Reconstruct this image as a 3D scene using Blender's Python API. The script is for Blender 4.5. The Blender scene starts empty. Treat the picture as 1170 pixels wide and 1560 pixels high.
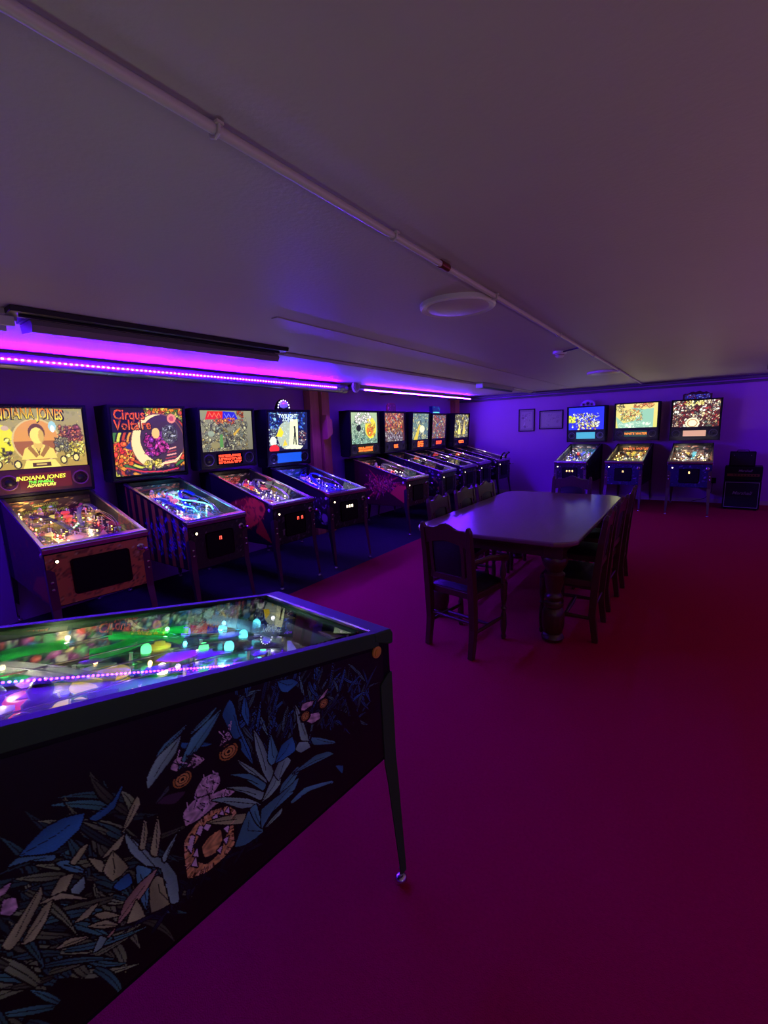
import bpy, math, random
import numpy as np
from mathutils import Vector, Matrix
PI=math.pi
C=bpy.context.scene.collection
# ---------------- camera ----------------
FOCAL_PX=679.38
cam=bpy.data.cameras.new('camera'); cam_o=bpy.data.objects.new('camera',cam); C.objects.link(cam_o)
cam.sensor_fit='VERTICAL'; cam.sensor_height=36.0; cam.lens=FOCAL_PX/1560*36.0; cam.clip_start=.02; cam.clip_end=60
YAW,PITCH,ROLL,CAMH=.61355,.18048,-.03767,1.51923
fwd=Vector((-math.sin(YAW)*math.cos(PITCH),math.cos(YAW)*math.cos(PITCH),-math.sin(PITCH)))
rgt=Vector((math.cos(YAW),math.sin(YAW),0)); up=rgt.cross(fwd)
r2=rgt*math.cos(ROLL)+up*math.sin(ROLL); u2=-rgt*math.sin(ROLL)+up*math.cos(ROLL)
M=Matrix((( r2.x,u2.x,-fwd.x,0),(r2.y,u2.y,-fwd.y,0),(r2.z,u2.z,-fwd.z,CAMH),(0,0,0,1)))
cam_o.matrix_world=M
bpy.context.scene.camera=cam_o
# ---------------- world, exposure ----------------
w=bpy.data.worlds.new('world'); bpy.context.scene.world=w; w.use_nodes=True
w.node_tree.nodes['Background'].inputs[0].default_value=(.02,.01,.03,1); w.node_tree.nodes['Background'].inputs[1].default_value=.3
vs=bpy.context.scene.view_settings; vs.view_transform='Standard'; vs.look='None'; vs.exposure=0; vs.gamma=1; vs.use_curve_mapping=False
LED_COL=(.075,.0008,1.0); LED_STRENGTH=2900; TUBE_COL=(.10,.008,1.0); TUBE_STRENGTH=300
ROOM_W=55   # unused power of a white fill added behind the photographer
def area(name,loc,rot,sx,sy,power,col):
    l=bpy.data.lights.new(name,'AREA'); l.shape='RECTANGLE'; l.size=sx; l.size_y=sy; l.energy=power; l.color=col
    o=bpy.data.objects.new(name,l); C.objects.link(o); o.location=loc; o.rotation_euler=rot; return o
# added unseen fills behind and right of the photographer, thrown up at the ceiling
area('fill_behind',(.6,-1.9,.95),(PI,0,0),2.4,1.2,9.5,(1,.95,.88))
area('fill_right',(1.8,3.6,.95),(PI,0,0),.8,6.0,27,(1,.62,.66))
# violet fill added outside the frame at right, aimed at the end wall
area('violet_fill_right',(2.2,8.5,2.05),Vector((-2.0,1.5,-.7)).to_track_quat('-Z','Y').to_euler(),1.6,.06,17,(.22,.002,1.0))
# pale fill added out of view to brighten the foreground machine's side
area('fill_beside',(1.9,-.6,1.35),Vector((-1,.45,-.12)).to_track_quat('-Z','Y').to_euler(),.7,.6,2.2,(.85,1,.80))

# ---------------- helpers ----------------
def lin(c): return tuple(((x/255.)/12.92 if x/255.<=.04045 else ((x/255.+.055)/1.055)**2.4) for x in c)
MATS={}
def mat(name,rgb,rough=.6,metal=0,em=None,es=0,bump=0,bscale=60,coat=0,var=0,vscale=8,trans=0,stretch=None,spec=.5):
    if name in MATS: return MATS[name]
    m=bpy.data.materials.new(name); m.use_nodes=True; nt=m.node_tree; b=nt.nodes['Principled BSDF']
    c=(*lin(rgb),1); b.inputs['Base Color'].default_value=c; b.inputs['Roughness'].default_value=rough; b.inputs['Metallic'].default_value=metal
    b.inputs['Specular IOR Level'].default_value=spec
    if coat: b.inputs['Coat Weight'].default_value=coat; b.inputs['Coat Roughness'].default_value=.08
    if trans: b.inputs['Transmission Weight'].default_value=trans
    if em: b.inputs['Emission Color'].default_value=(*em,1); b.inputs['Emission Strength'].default_value=es
    if bump or var:
        tc=nt.nodes.new('ShaderNodeTexCoord'); mp=nt.nodes.new('ShaderNodeMapping'); nt.links.new(tc.outputs['Object'],mp.inputs[0])
        if stretch: mp.inputs['Scale'].default_value=stretch
    if bump:
        n=nt.nodes.new('ShaderNodeTexNoise'); n.inputs['Scale'].default_value=bscale; n.inputs['Detail'].default_value=4; nt.links.new(mp.outputs[0],n.inputs[0])
        bp=nt.nodes.new('ShaderNodeBump'); bp.inputs['Strength'].default_value=bump; bp.inputs['Distance'].default_value=.01
        nt.links.new(n.outputs[0],bp.inputs['Height']); nt.links.new(bp.outputs[0],b.inputs['Normal'])
    if var:
        n=nt.nodes.new('ShaderNodeTexNoise'); n.inputs['Scale'].default_value=vscale; n.inputs['Detail'].default_value=6; nt.links.new(mp.outputs[0],n.inputs[0])
        mx=nt.nodes.new('ShaderNodeMix'); mx.data_type='RGBA'; mx.inputs[6].default_value=tuple(v*(1-var) for v in c[:3])+(1,); mx.inputs[7].default_value=tuple(min(1,v*(1+var)) for v in c[:3])+(1,)
        nt.links.new(n.outputs[0],mx.inputs[0]); nt.links.new(mx.outputs[2],b.inputs['Base Color'])
    MATS[name]=m; return m
def emat(name,col,s,sample=True):
    if name in MATS: return MATS[name]
    m=mat(name,(10,10,10),.5,em=col,es=s)
    if not sample: m.cycles.emission_sampling='NONE'
    return m
def artmat(name,es=0,rough=.5,coat=0):
    """flat print: colour comes from the mesh's colour attribute; es>0 is a backlit translucent print"""
    if name in MATS: return MATS[name]
    m=bpy.data.materials.new(name); m.use_nodes=True; nt=m.node_tree; b=nt.nodes['Principled BSDF']
    a=nt.nodes.new('ShaderNodeAttribute'); a.attribute_name='Col'
    b.inputs['Roughness'].default_value=rough
    if coat: b.inputs['Coat Weight'].default_value=coat; b.inputs['Coat Roughness'].default_value=.05
    if es:
        nt.links.new(a.outputs[0],b.inputs['Emission Color']); b.inputs['Emission Strength'].default_value=es; b.inputs['Base Color'].default_value=(.02,.02,.02,1)
    else: nt.links.new(a.outputs[0],b.inputs['Base Color'])
    MATS[name]=m; return m
def glassmat(name='clear_glass',tint=(1,1,1),gain=1.0):
    if name in MATS: return MATS[name]
    m=bpy.data.materials.new(name); m.use_nodes=True; nt=m.node_tree; nt.nodes.clear()
    o=nt.nodes.new('ShaderNodeOutputMaterial'); mx=nt.nodes.new('ShaderNodeMixShader'); t=nt.nodes.new('ShaderNodeBsdfTransparent'); g=nt.nodes.new('ShaderNodeBsdfGlossy'); f=nt.nodes.new('ShaderNodeFresnel')
    g.inputs['Roughness'].default_value=.0; t.inputs[0].default_value=(*tint,1); f.inputs[0].default_value=1.5
    ml=nt.nodes.new('ShaderNodeMath'); ml.operation='MULTIPLY'; ml.inputs[1].default_value=gain; ml.use_clamp=True
    ge=nt.nodes.new('ShaderNodeNewGeometry'); bf=nt.nodes.new('ShaderNodeMath'); bf.operation='SUBTRACT'; bf.inputs[0].default_value=1; nt.links.new(ge.outputs['Backfacing'],bf.inputs[1])
    m2=nt.nodes.new('ShaderNodeMath'); m2.operation='MULTIPLY'; nt.links.new(ml.outputs[0],m2.inputs[0]); nt.links.new(bf.outputs[0],m2.inputs[1])
    nt.links.new(f.outputs[0],ml.inputs[0]); nt.links.new(m2.outputs[0],mx.inputs[0]); nt.links.new(t.outputs[0],mx.inputs[1]); nt.links.new(g.outputs[0],mx.inputs[2]); nt.links.new(mx.outputs[0],o.inputs[0])
    MATS[name]=m; return m
class MB:
    def __init__(s): s.v=[]; s.f=[]
    def add(s,v,f):
        k=len(s.v); s.v+= [tuple(p) for p in v]; s.f+=[tuple(i+k for i in q) for q in f]; return s
    def box(s,c,d,rot=None):
        x,y,z=(e/2 for e in d); vs=[Vector((a*x,b*y,g*z)) for a in(-1,1) for b in(-1,1) for g in(-1,1)]
        if rot is not None: vs=[rot@p for p in vs]
        return s.add([p+Vector(c) for p in vs],[(0,1,3,2),(4,6,7,5),(0,4,5,1),(2,3,7,6),(0,2,6,4),(1,5,7,3)])
    def bb(s,a,b): return s.box([(p+q)/2 for p,q in zip(a,b)],[abs(q-p) for p,q in zip(a,b)])
    def prism(s,poly,a0,a1,axis=0):
        """poly: 2-D outline in the two other axes, extruded along axis"""
        n=len(poly); vs=[]
        for t in(a0,a1):
            for p in poly:
                q=list(p); q.insert(axis,t); vs.append(q)
        fs=[tuple(range(n))[::-1],tuple(range(n,2*n))]+[(i,(i+1)%n,n+(i+1)%n,n+i) for i in range(n)]
        return s.add(vs,fs)
    def lathe(s,prof,seg=16,c=(0,0,0),axis=2):
        vs=[];n=len(prof)
        for r,z in prof:
            for k in range(seg):
                a=2*PI*k/seg; p=[r*math.cos(a),r*math.sin(a)]; p.insert(axis,z); vs.append([p[i]+c[i] for i in range(3)])
        fs=[(i*seg+k,i*seg+(k+1)%seg,(i+1)*seg+(k+1)%seg,(i+1)*seg+k) for i in range(n-1) for k in range(seg)]
        fs+= [tuple(range(seg))[::-1],tuple((n-1)*seg+k for k in range(seg))]
        return s.add(vs,fs)
    def tube(s,pts,r,seg=8,sec=None):
        pts=[Vector(p) for p in pts]; n=len(pts); R=r if isinstance(r,(list,tuple)) else [r]*n
        vs=[]; up=Vector((0,0,1))
        if abs((pts[-1]-pts[0]).normalized().z)>.9: up=Vector((0,1,0))
        for i,p in enumerate(pts):
            t=(pts[min(i+1,n-1)]-pts[max(i-1,0)]).normalized(); sd=t.cross(up).normalized(); u=sd.cross(t)
            if sec:
                for a,b in sec: vs.append(p+sd*a*R[i]+u*b*R[i])
            else:
                for k in range(seg):
                    a=2*PI*k/seg+PI/seg; vs.append(p+sd*math.cos(a)*R[i]+u*math.sin(a)*R[i])
        m=len(sec) if sec else seg
        fs=[(i*m+k,i*m+(k+1)%m,(i+1)*m+(k+1)%m,(i+1)*m+k) for i in range(n-1) for k in range(m)]
        fs+= [tuple(range(m))[::-1],tuple((n-1)*m+k for k in range(m))]
        return s.add(vs,fs)
    def mesh(s,name,m,smooth=False):
        me=bpy.data.meshes.new(name); me.from_pydata(s.v,[],s.f); me.update()
        if m: me.materials.append(m)
        if smooth:
            me.polygons.foreach_set('use_smooth',[True]*len(me.polygons))
            try: me.set_sharp_from_angle(angle=.7)
            except Exception: pass
        return me
    def build(s,name,m,parent=None,smooth=False,bevel=0):
        return link(name,s.mesh(name,m,smooth),parent,bevel)
def link(name,me,parent=None,bevel=0,loc=None,rot=None):
    o=bpy.data.objects.new(name,me); C.objects.link(o)
    if parent: o.parent=parent
    if loc: o.location=loc
    if rot: o.rotation_euler=rot
    if bevel:
        b=o.modifiers.new('bevel','BEVEL'); b.width=bevel; b.segments=2; b.limit_method='ANGLE'
    return o
def tag(o,label=None,cat=None,group=None,kind=None):
    if label:o['label']=label
    if cat:o['category']=cat
    if group:o['group']=group
    if kind:o['kind']=kind
    return o
def thing(name,label,cat,loc=(0,0,0),rz=0,group=None):
    o=bpy.data.objects.new(name,None); o.empty_display_size=.1; C.objects.link(o); o.location=loc; o.rotation_euler=(0,0,rz); return tag(o,label,cat,group)
def copy_tree(o,parent=None):
    c=o.copy(); C.objects.link(c); c.parent=parent
    for ch in o.children: copy_tree(ch,c)
    return c
# ---------------- flat print canvas -> coloured grid mesh ----------------
class CV:
    def __init__(s,W,H,asp,bg,seed=0,grad=None):
        s.W,s.H,s.asp=W,H,asp; s.a=np.zeros((H,W,3),np.float32); s.a[:]=lin(bg)
        X,Y=np.meshgrid((np.arange(W)+.5)/W*asp,(np.arange(H)+.5)/H); s.X,s.Y=X,Y; s.rng=random.Random(seed)
        if grad: t=Y[...,None]; s.a[:]=np.array(lin(bg))*(1-t)+np.array(lin(grad))*t
    def put(s,m,col,al=1.):
        c=np.array(lin(col),np.float32); s.a[m]=s.a[m]*(1-al)+c*al; return s
    def ell(s,cx,cy,rx,ry,col,rot=0,al=1.,inner=0):
        dx,dy=s.X-cx,s.Y-cy; c,q=math.cos(rot),math.sin(rot); u=(dx*c+dy*q)/rx; v=(-dx*q+dy*c)/ry; d=u*u+v*v
        return s.put((d<1)&(d>=inner*inner),col,al)
    def mask(s,pts):
        m=np.zeros(s.X.shape,bool); n=len(pts)
        for i in range(n):
            (x0,y0),(x1,y1)=pts[i],pts[(i+1)%n]
            if y0==y1: continue
            k=((s.Y<y0)!=(s.Y<y1)); xi=(x1-x0)*(s.Y-y0)/(y1-y0)+x0; m^=k&(s.X<xi)
        return m
    def poly(s,pts,col,al=1.): return s.put(s.mask(pts),col,al)
    def line(s,p,q,wd,col,al=1.):
        dx,dy=q[0]-p[0],q[1]-p[1]; L=max(1e-6,dx*dx+dy*dy); t=np.clip(((s.X-p[0])*dx+(s.Y-p[1])*dy)/L,0,1)
        return s.put((s.X-p[0]-t*dx)**2+(s.Y-p[1]-t*dy)**2<wd*wd/4,col,al)
    def pline(s,pts,wd,col,al=1.):
        for a,b in zip(pts[:-1],pts[1:]): s.line(a,b,wd,col,al)
        return s
    def busy(s,pal,n,smin,smax,reg=None,al=.9,outline=True):
        """a crowded collage of strokes and blobs inside reg=(x0,y0,x1,y1)"""
        r=s.rng; x0,y0,x1,y1=reg or (0,0,s.asp,1)
        if s.W>40: n=int(n*3.0); smin*=.55; smax*=.72
        for i in range(n):
            x,y=r.uniform(x0,x1),r.uniform(y0,y1); k=r.uniform(smin,smax); c=r.choice(pal); e=r.choice((.16,.25,.4,.8)); ro=r.uniform(0,PI)
            if outline: s.ell(x,y,k*1.25+.004,k*e*1.3+.004,tuple(v*.16 for v in c),ro,al*.75)
            s.ell(x,y,k,k*e,c,ro,al)
            if r.random()<.5: s.ell(x+k*.2,y+k*.1,k*.4,k*e*.4,tuple(min(255,v*1.35+25) for v in c),ro,al)
            if outline and r.random()<.25: s.ell(x,y,k*1.1,k*e*1.1,tuple(v*.12 for v in c),ro,.8,.82)
            if outline and r.random()<.3:
                a=r.uniform(0,6.28); s.line((x,y),(x+k*1.6*math.cos(a),y+k*1.6*math.sin(a)),.007,r.choice(((12,10,14),tuple(min(255,v*1.3+40) for v in c))),.85)
        return s
    def mesh(s,name,m,w,h,plane='xz'):
        """grid w x h, centred at x, rising from 0; plane xz faces -y, plane xy faces up"""
        W,H=s.W,s.H; xs=np.linspace(-w/2,w/2,W); ys=np.linspace(0,h,H); A,B=np.meshgrid(xs,ys); Z=np.zeros_like(A)
        co=np.stack([A,Z,B] if plane=='xz' else [A,B,Z],-1).reshape(-1,3).astype(np.float32)
        i=np.arange(W-1)[None,:]+W*np.arange(H-1)[:,None]; q=np.stack([i,i+1,i+W+1,i+W],-1).reshape(-1,4)
        me=bpy.data.meshes.new(name); nq=len(q); me.vertices.add(len(co)); me.vertices.foreach_set('co',co.ravel())
        me.loops.add(nq*4); me.loops.foreach_set('vertex_index',q.ravel().astype(np.int32))
        me.polygons.add(nq); me.polygons.foreach_set('loop_start',(np.arange(nq)*4).astype(np.int32))
        try: me.polygons.foreach_set('loop_total',np.full(nq,4,np.int32))
        except Exception: pass
        me.update(calc_edges=True); me.validate()
        ca=me.color_attributes.new('Col','FLOAT_COLOR','POINT'); c=np.ones((W*H,4),np.float32); c[:,:3]=s.a.reshape(-1,3); ca.data.foreach_set('color',c.ravel())
        me.materials.append(m); return me
def letters(text,size,m,col=(255,255,255),col2=None,bold=.0,shear=0,align='CENTER',arch=0,spacing=1,depth=.0006,xs=1):
    """lettering mesh standing in the local xz plane, facing -y"""
    cu=bpy.data.curves.new('letters','FONT'); cu.body=text; cu.size=size; cu.align_x=align; cu.shear=shear; cu.offset=bold; cu.space_character=spacing; cu.resolution_u=2; cu.extrude=depth/2
    ob=bpy.data.objects.new('letters',cu); me=bpy.data.meshes.new_from_object(ob); bpy.data.objects.remove(ob); me.name='letters'
    n=len(me.vertices); co=np.zeros(n*3,np.float32); me.vertices.foreach_get('co',co); co=co.reshape(-1,3)
    x,y,z=co[:,0]*xs,co[:,1].copy(),co[:,2].copy(); t=np.clip(y/size/.75,0,1)
    if arch: y=y-arch*x*x
    co=np.stack([x,-z,y],-1); me.vertices.foreach_set('co',co.astype(np.float32).ravel())
    ca=me.color_attributes.new('Col','FLOAT_COLOR','POINT'); a=np.array(lin(col)); b=np.array(lin(col2 or col)); c=np.ones((n,4),np.float32); c[:,:3]=a+(b-a)*t[:,None]; ca.data.foreach_set('color',c.ravel())
    me.materials.clear(); me.materials.append(m); me.update(); return me
# ---------------- materials ----------------
m_carpet=mat('red_carpet',(168,7,60),.95,bump=.5,bscale=260,var=.22,vscale=90,spec=.1)
m_floor=mat('dark_floor',(54,46,60),.85,bump=.2,bscale=80,var=.15,spec=.2)
m_ceil=mat('ceiling_paint',(178,168,160),.55,bump=.12,bscale=55,var=.05,vscale=3)
m_wall=mat('lilac_wall_paint',(176,106,196),.6,bump=.10,bscale=20,var=.05,vscale=2)
m_trim=mat('trim_paint',(190,178,172),.4)
m_black=mat('black_laminate',(9,8,11),.55,spec=.25,bump=.05,bscale=150)
m_blackg=mat('black_gloss',(6,6,8),.15)
m_green=mat('dark_green_rail',(46,74,44),.55,spec=.3)
m_chrome=mat('chrome',(205,200,210),.22,metal=1)
m_leg=mat('leg_metal',(120,105,110),.3,metal=.9)
m_darkmetal=mat('dark_metal',(45,42,48),.4,metal=.7)
m_wood=mat('dark_oak',(72,34,20),.38,bump=.15,bscale=25,var=.35,vscale=10,coat=.25,stretch=(6,1,1))
m_tabletop=mat('table_oak',(104,60,48),.5,bump=.05,bscale=18,var=.25,vscale=7,spec=1.0,coat=1.0,stretch=(9,.8,1))
m_tabletop.node_tree.nodes['Principled BSDF'].inputs['Coat Roughness'].default_value=.2
m_leather=mat('black_leather',(22,14,14),.5,bump=.2,bscale=90)
m_timber=mat('rough_timber',(196,124,84),.7,bump=.3,bscale=18,var=.35,vscale=5,stretch=(3,3,.5))
m_white=mat('white_plastic',(215,210,205),.35)
m_grey=mat('grey_plastic',(150,135,140),.4)
m_duct=mat('galvanised_duct',(150,148,155),.28,metal=.85)
m_glass=glassmat()
m_amber=mat('amber_plastic',(225,160,60),.3)
m_print=artmat('printed_vinyl',0,.45)
m_pf=artmat('printed_playfield',0,.25,coat=.6)
m_backlit=artmat('backlit_print',1.15)
m_title=artmat('backlit_lettering',1.5)
m_bgglass=glassmat('backglass_pane',gain=.7)
SIDE_ART=[('B',[(0.664,0.915),(0.648,0.931),(0.594,0.95),(0.622,0.933),(0.654,0.918)]),
('A',[(0.686,0.861),(0.685,0.883),(0.663,0.912),(0.616,0.93),(0.632,0.899),(0.672,0.87)]),
('B',[(0.604,0.922),(0.571,0.939),(0.537,0.953),(0.563,0.932)]),
('N',[(0.615,0.915),(0.557,0.88),(0.569,0.88),(0.615,0.903)]),
('P',[(0.643,0.874),(0.629,0.89),(0.592,0.874),(0.576,0.854),(0.599,0.849),(0.625,0.856)]),
('P',[(0.542,0.863),(0.531,0.881),(0.515,0.887),(0.512,0.87),(0.529,0.857)]),
('B',[(0.631,0.858),(0.596,0.915),(0.529,0.943),(0.561,0.904),(0.596,0.877)]),
('N',[(0.528,0.928),(0.508,0.954),(0.5,0.935),(0.495,0.886),(0.476,0.816),(0.473,0.779),(0.5,0.837)]),
('N',[(0.485,0.911),(0.473,0.947),(0.467,0.902),(0.473,0.873)]),
('P',[(0.606,0.79),(0.585,0.815),(0.553,0.811),(0.551,0.781),(0.577,0.766)]),
('P',[(0.63,0.737),(0.631,0.768),(0.607,0.78),(0.567,0.767),(0.534,0.759),(0.521,0.739),(0.566,0.739),(0.604,0.732)]),
('Q',[(0.674,0.82),(0.657,0.826),(0.621,0.81),(0.644,0.798)]),
('L',[(0.678,0.822),(0.646,0.847),(0.596,0.881),(0.626,0.847),(0.661,0.829)]),
('O',[(0.641,0.621),(0.64,0.674),(0.636,0.706),(0.609,0.726),(0.576,0.731),(0.539,0.716),(0.523,0.691),(0.534,0.661),(0.536,0.619),(0.561,0.606),(0.6,0.602),(0.622,0.611)]),
('K',[(0.622,0.653),(0.62,0.683),(0.598,0.702),(0.565,0.699),(0.549,0.692),(0.549,0.657),(0.569,0.624),(0.598,0.619),(0.614,0.636)]),
('O',[(0.605,0.665),(0.587,0.677),(0.563,0.676),(0.561,0.65),(0.578,0.631),(0.601,0.638)]),
('W',[(0.633,0.689),(0.622,0.71),(0.616,0.7),(0.627,0.67)]),
('W',[(0.576,0.715),(0.566,0.718),(0.564,0.701),(0.571,0.696)]),
('W',[(0.612,0.705),(0.603,0.717),(0.596,0.707),(0.605,0.694)]),
('W',[(0.596,0.705),(0.588,0.712),(0.581,0.701),(0.589,0.692)]),
('W',[(0.561,0.712),(0.553,0.719),(0.551,0.702)]),
('W',[(0.547,0.709),(0.539,0.714),(0.538,0.697)]),
('W',[(0.624,0.661),(0.615,0.671),(0.614,0.649)]),
('W',[(0.63,0.642),(0.62,0.653),(0.618,0.629)]),
('W',[(0.555,0.672),(0.541,0.672),(0.548,0.656)]),
('W',[(0.559,0.648),(0.546,0.646),(0.554,0.633)]),
('W',[(0.575,0.634),(0.563,0.635),(0.569,0.621)]),
('A',[(0.461,0.856),(0.443,0.813),(0.423,0.726),(0.437,0.707),(0.45,0.745),(0.461,0.807)]),
('A',[(0.511,0.814),(0.471,0.764),(0.444,0.718),(0.445,0.707),(0.482,0.76)]),
('B',[(0.526,0.785),(0.482,0.758),(0.445,0.707),(0.455,0.697),(0.489,0.746)]),
('A',[(0.539,0.762),(0.495,0.734),(0.453,0.69),(0.463,0.677),(0.502,0.725)]),
('A',[(0.573,0.755),(0.546,0.743),(0.493,0.702),(0.464,0.666),(0.511,0.69),(0.547,0.731)]),
('B',[(0.535,0.611),(0.509,0.653),(0.491,0.672),(0.465,0.595),(0.51,0.596)]),
('G',[(0.588,0.712),(0.551,0.699),(0.502,0.67),(0.514,0.654),(0.553,0.681)]),
('B',[(0.491,0.672),(0.474,0.674),(0.467,0.605),(0.481,0.633)]),
('B',[(0.405,0.656),(0.373,0.663),(0.355,0.663),(0.376,0.635),(0.438,0.627),(0.467,0.605),(0.463,0.652)]),
('A',[(0.459,0.671),(0.418,0.72),(0.404,0.705),(0.409,0.682),(0.434,0.671)]),
('A',[(0.421,0.719),(0.403,0.742),(0.385,0.742),(0.373,0.723),(0.394,0.707),(0.411,0.695)]),
('B',[(0.403,0.678),(0.357,0.695),(0.348,0.684),(0.373,0.663),(0.411,0.66)]),
('A',[(0.462,0.598),(0.44,0.61),(0.409,0.617),(0.416,0.604)]),
('B',[(0.434,0.767),(0.42,0.821),(0.403,0.748),(0.427,0.746)]),
('N',[(0.415,0.744),(0.394,0.777),(0.363,0.781),(0.356,0.742),(0.391,0.74)]),
('A',[(0.346,0.858),(0.333,0.828),(0.318,0.761),(0.317,0.738),(0.339,0.761)]),
('A',[(0.356,0.742),(0.345,0.756),(0.32,0.743),(0.313,0.724),(0.341,0.726)]),
('B',[(0.306,0.747),(0.244,0.707),(0.231,0.686),(0.301,0.723)]),
('B',[(0.384,0.616),(0.337,0.625),(0.254,0.587),(0.251,0.578),(0.325,0.607),(0.378,0.609)]),
('B',[(0.371,0.686),(0.282,0.692),(0.24,0.66),(0.319,0.675)]),
('P',[(0.329,0.835),(0.324,0.85),(0.291,0.841),(0.306,0.825)]),
('P',[(0.278,0.834),(0.241,0.852),(0.256,0.835),(0.268,0.823)]),
('P',[(0.324,0.809),(0.301,0.81),(0.277,0.802),(0.275,0.784),(0.303,0.785)]),
('K',[(0.324,0.77),(0.257,0.743),(0.16,0.664),(0.17,0.646),(0.252,0.708)]),
('K',[(0.374,0.723),(0.308,0.721),(0.231,0.686),(0.247,0.674),(0.317,0.699)]),
('K',[(0.372,0.68),(0.284,0.665),(0.218,0.646),(0.205,0.614),(0.279,0.643)]),
('K',[(0.388,0.643),(0.309,0.631),(0.237,0.602),(0.246,0.588),(0.33,0.621)]),
('K',[(0.238,0.795),(0.18,0.744),(0.144,0.657),(0.161,0.657),(0.211,0.742)]),
('K',[(0.196,0.848),(0.154,0.763),(0.126,0.667),(0.165,0.716)]),
('K',[(0.387,0.919),(0.35,0.923),(0.316,0.866),(0.362,0.856)]),
('N',[(0.388,0.941),(0.349,0.928),(0.332,0.911),(0.364,0.902),(0.381,0.913)]),
('N',[(0.236,0.621),(0.21,0.604),(0.215,0.584)]),
('N',[(0.877,0.872),(0.842,0.894),(0.813,0.893),(0.787,0.882),(0.799,0.859),(0.833,0.846),(0.857,0.857)]),
('N',[(0.781,0.868),(0.744,0.875),(0.724,0.898),(0.743,0.862),(0.771,0.856)]),
('B',[(0.891,0.864),(0.879,0.87),(0.853,0.852),(0.834,0.838),(0.84,0.832),(0.867,0.855)]),
('B',[(0.836,0.824),(0.821,0.817),(0.808,0.794),(0.799,0.774),(0.819,0.792)]),
('B',[(0.725,0.724),(0.702,0.695),(0.708,0.67),(0.721,0.62),(0.729,0.671)]),
('G',[(0.709,0.662),(0.694,0.674),(0.673,0.637),(0.678,0.596),(0.713,0.607)]),
('A',[(0.737,0.813),(0.725,0.783),(0.698,0.726),(0.677,0.695),(0.66,0.644),(0.663,0.587),(0.678,0.596),(0.685,0.684),(0.71,0.711),(0.731,0.759)]),
('T',[(0.795,0.622),(0.777,0.625),(0.752,0.668),(0.724,0.684),(0.692,0.688),(0.712,0.665),(0.742,0.645)]),
('G',[(0.699,0.731),(0.677,0.795),(0.677,0.757),(0.689,0.715)]),
('G',[(0.715,0.754),(0.698,0.811),(0.698,0.777),(0.707,0.747)]),
('A',[(0.681,0.703),(0.662,0.722),(0.642,0.737),(0.664,0.71),(0.677,0.691)]),
('G',[(0.738,0.806),(0.72,0.841),(0.705,0.858),(0.703,0.84),(0.724,0.815)]),
('G',[(0.775,0.78),(0.755,0.792),(0.735,0.8),(0.747,0.781)]),
('G',[(0.817,0.809),(0.801,0.823),(0.789,0.824),(0.8,0.81),(0.812,0.801)]),
('N',[(0.765,0.714),(0.739,0.72),(0.736,0.695),(0.755,0.696)]),
('G',[(0.793,0.798),(0.775,0.777),(0.772,0.757),(0.781,0.759)]),
('G',[(0.775,0.756),(0.757,0.781),(0.738,0.731),(0.764,0.725)]),
('G',[(0.851,0.772),(0.833,0.793),(0.817,0.786),(0.831,0.764)]),
('A',[(0.823,0.761),(0.803,0.769),(0.806,0.748),(0.823,0.741)]),
('G',[(0.867,0.772),(0.836,0.765),(0.801,0.719),(0.838,0.755)]),
('G',[(0.917,0.742),(0.892,0.767),(0.86,0.799),(0.862,0.779),(0.894,0.736),(0.91,0.727)]),
('G',[(0.896,0.723),(0.863,0.761),(0.85,0.763),(0.862,0.736),(0.88,0.717)]),
('G',[(0.827,0.697),(0.803,0.705),(0.791,0.702),(0.808,0.69)]),
('G',[(0.799,0.685),(0.783,0.677),(0.764,0.65),(0.79,0.667)]),
('G',[(0.81,0.672),(0.785,0.66),(0.767,0.631),(0.792,0.649)]),
('G',[(0.857,0.673),(0.838,0.674),(0.81,0.651),(0.832,0.658)]),
('A',[(0.81,0.617),(0.797,0.637),(0.789,0.624),(0.8,0.613)]),
('G',[(0.755,0.623),(0.734,0.655),(0.725,0.61)]),
('P',[(0.909,0.824),(0.908,0.835),(0.892,0.837),(0.9,0.826)]),
('P',[(0.911,0.796),(0.904,0.815),(0.891,0.807),(0.891,0.789),(0.901,0.783)]),
('E1',[(0.624,0.839),(0.606,0.834),(0.627,0.856)]),
('E1',[(0.524,0.84),(0.503,0.836),(0.526,0.859)]),
('E2',[(0.259,0.818),(0.246,0.817),(0.261,0.83)]),
('E2',[(0.319,0.814),(0.307,0.812),(0.32,0.826)])]
# ---------------- room shell ----------------
XL,XR,YF,YB,ZC=-4.78,2.4,-3.8,10.02,2.221
def shell(name,a,b,m): return tag(MB().bb(a,b).build(name,m),kind='structure')
shell('floor',(XL-.1,YF-.1,-.12),(XR+.1,YB+.1,-.012),m_floor)
shell('ceiling',(XL-.1,YF-.1,ZC),(XR+.1,YB+.1,ZC+.1),m_ceil)
shell('wall_left',(XL-.1,YF,-.012),(XL,YB,ZC),m_wall)
shell('wall_right',(XR,YF,-.012),(XR+.1,YB,ZC),m_wall)
shell('wall_back',(XL-.1,YB,-.012),(XR+.1,YB+.1,ZC),m_wall)
shell('wall_front',(XL-.1,YF-.1,-.012),(XR+.1,YF,ZC),m_wall)
shell('baseboard_back',(XL+.01,YB-.015,-.012),(XR-.01,YB,.07),m_trim)
tag(MB().prism([(XL+.0,-.011),(-3.14,-.011),(-3.14,-.0095),(XL+.0,-.0095)],YF+.02,YB-.02,1).build('trim_1',m_floor),kind='structure')
car=MB().bb((-3.13,YF+.02,-.012),(XR-.02,YB-.02,0)).build('carpet',m_carpet); tag(car,'deep red fitted carpet covering the open middle of the room','carpet')
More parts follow.
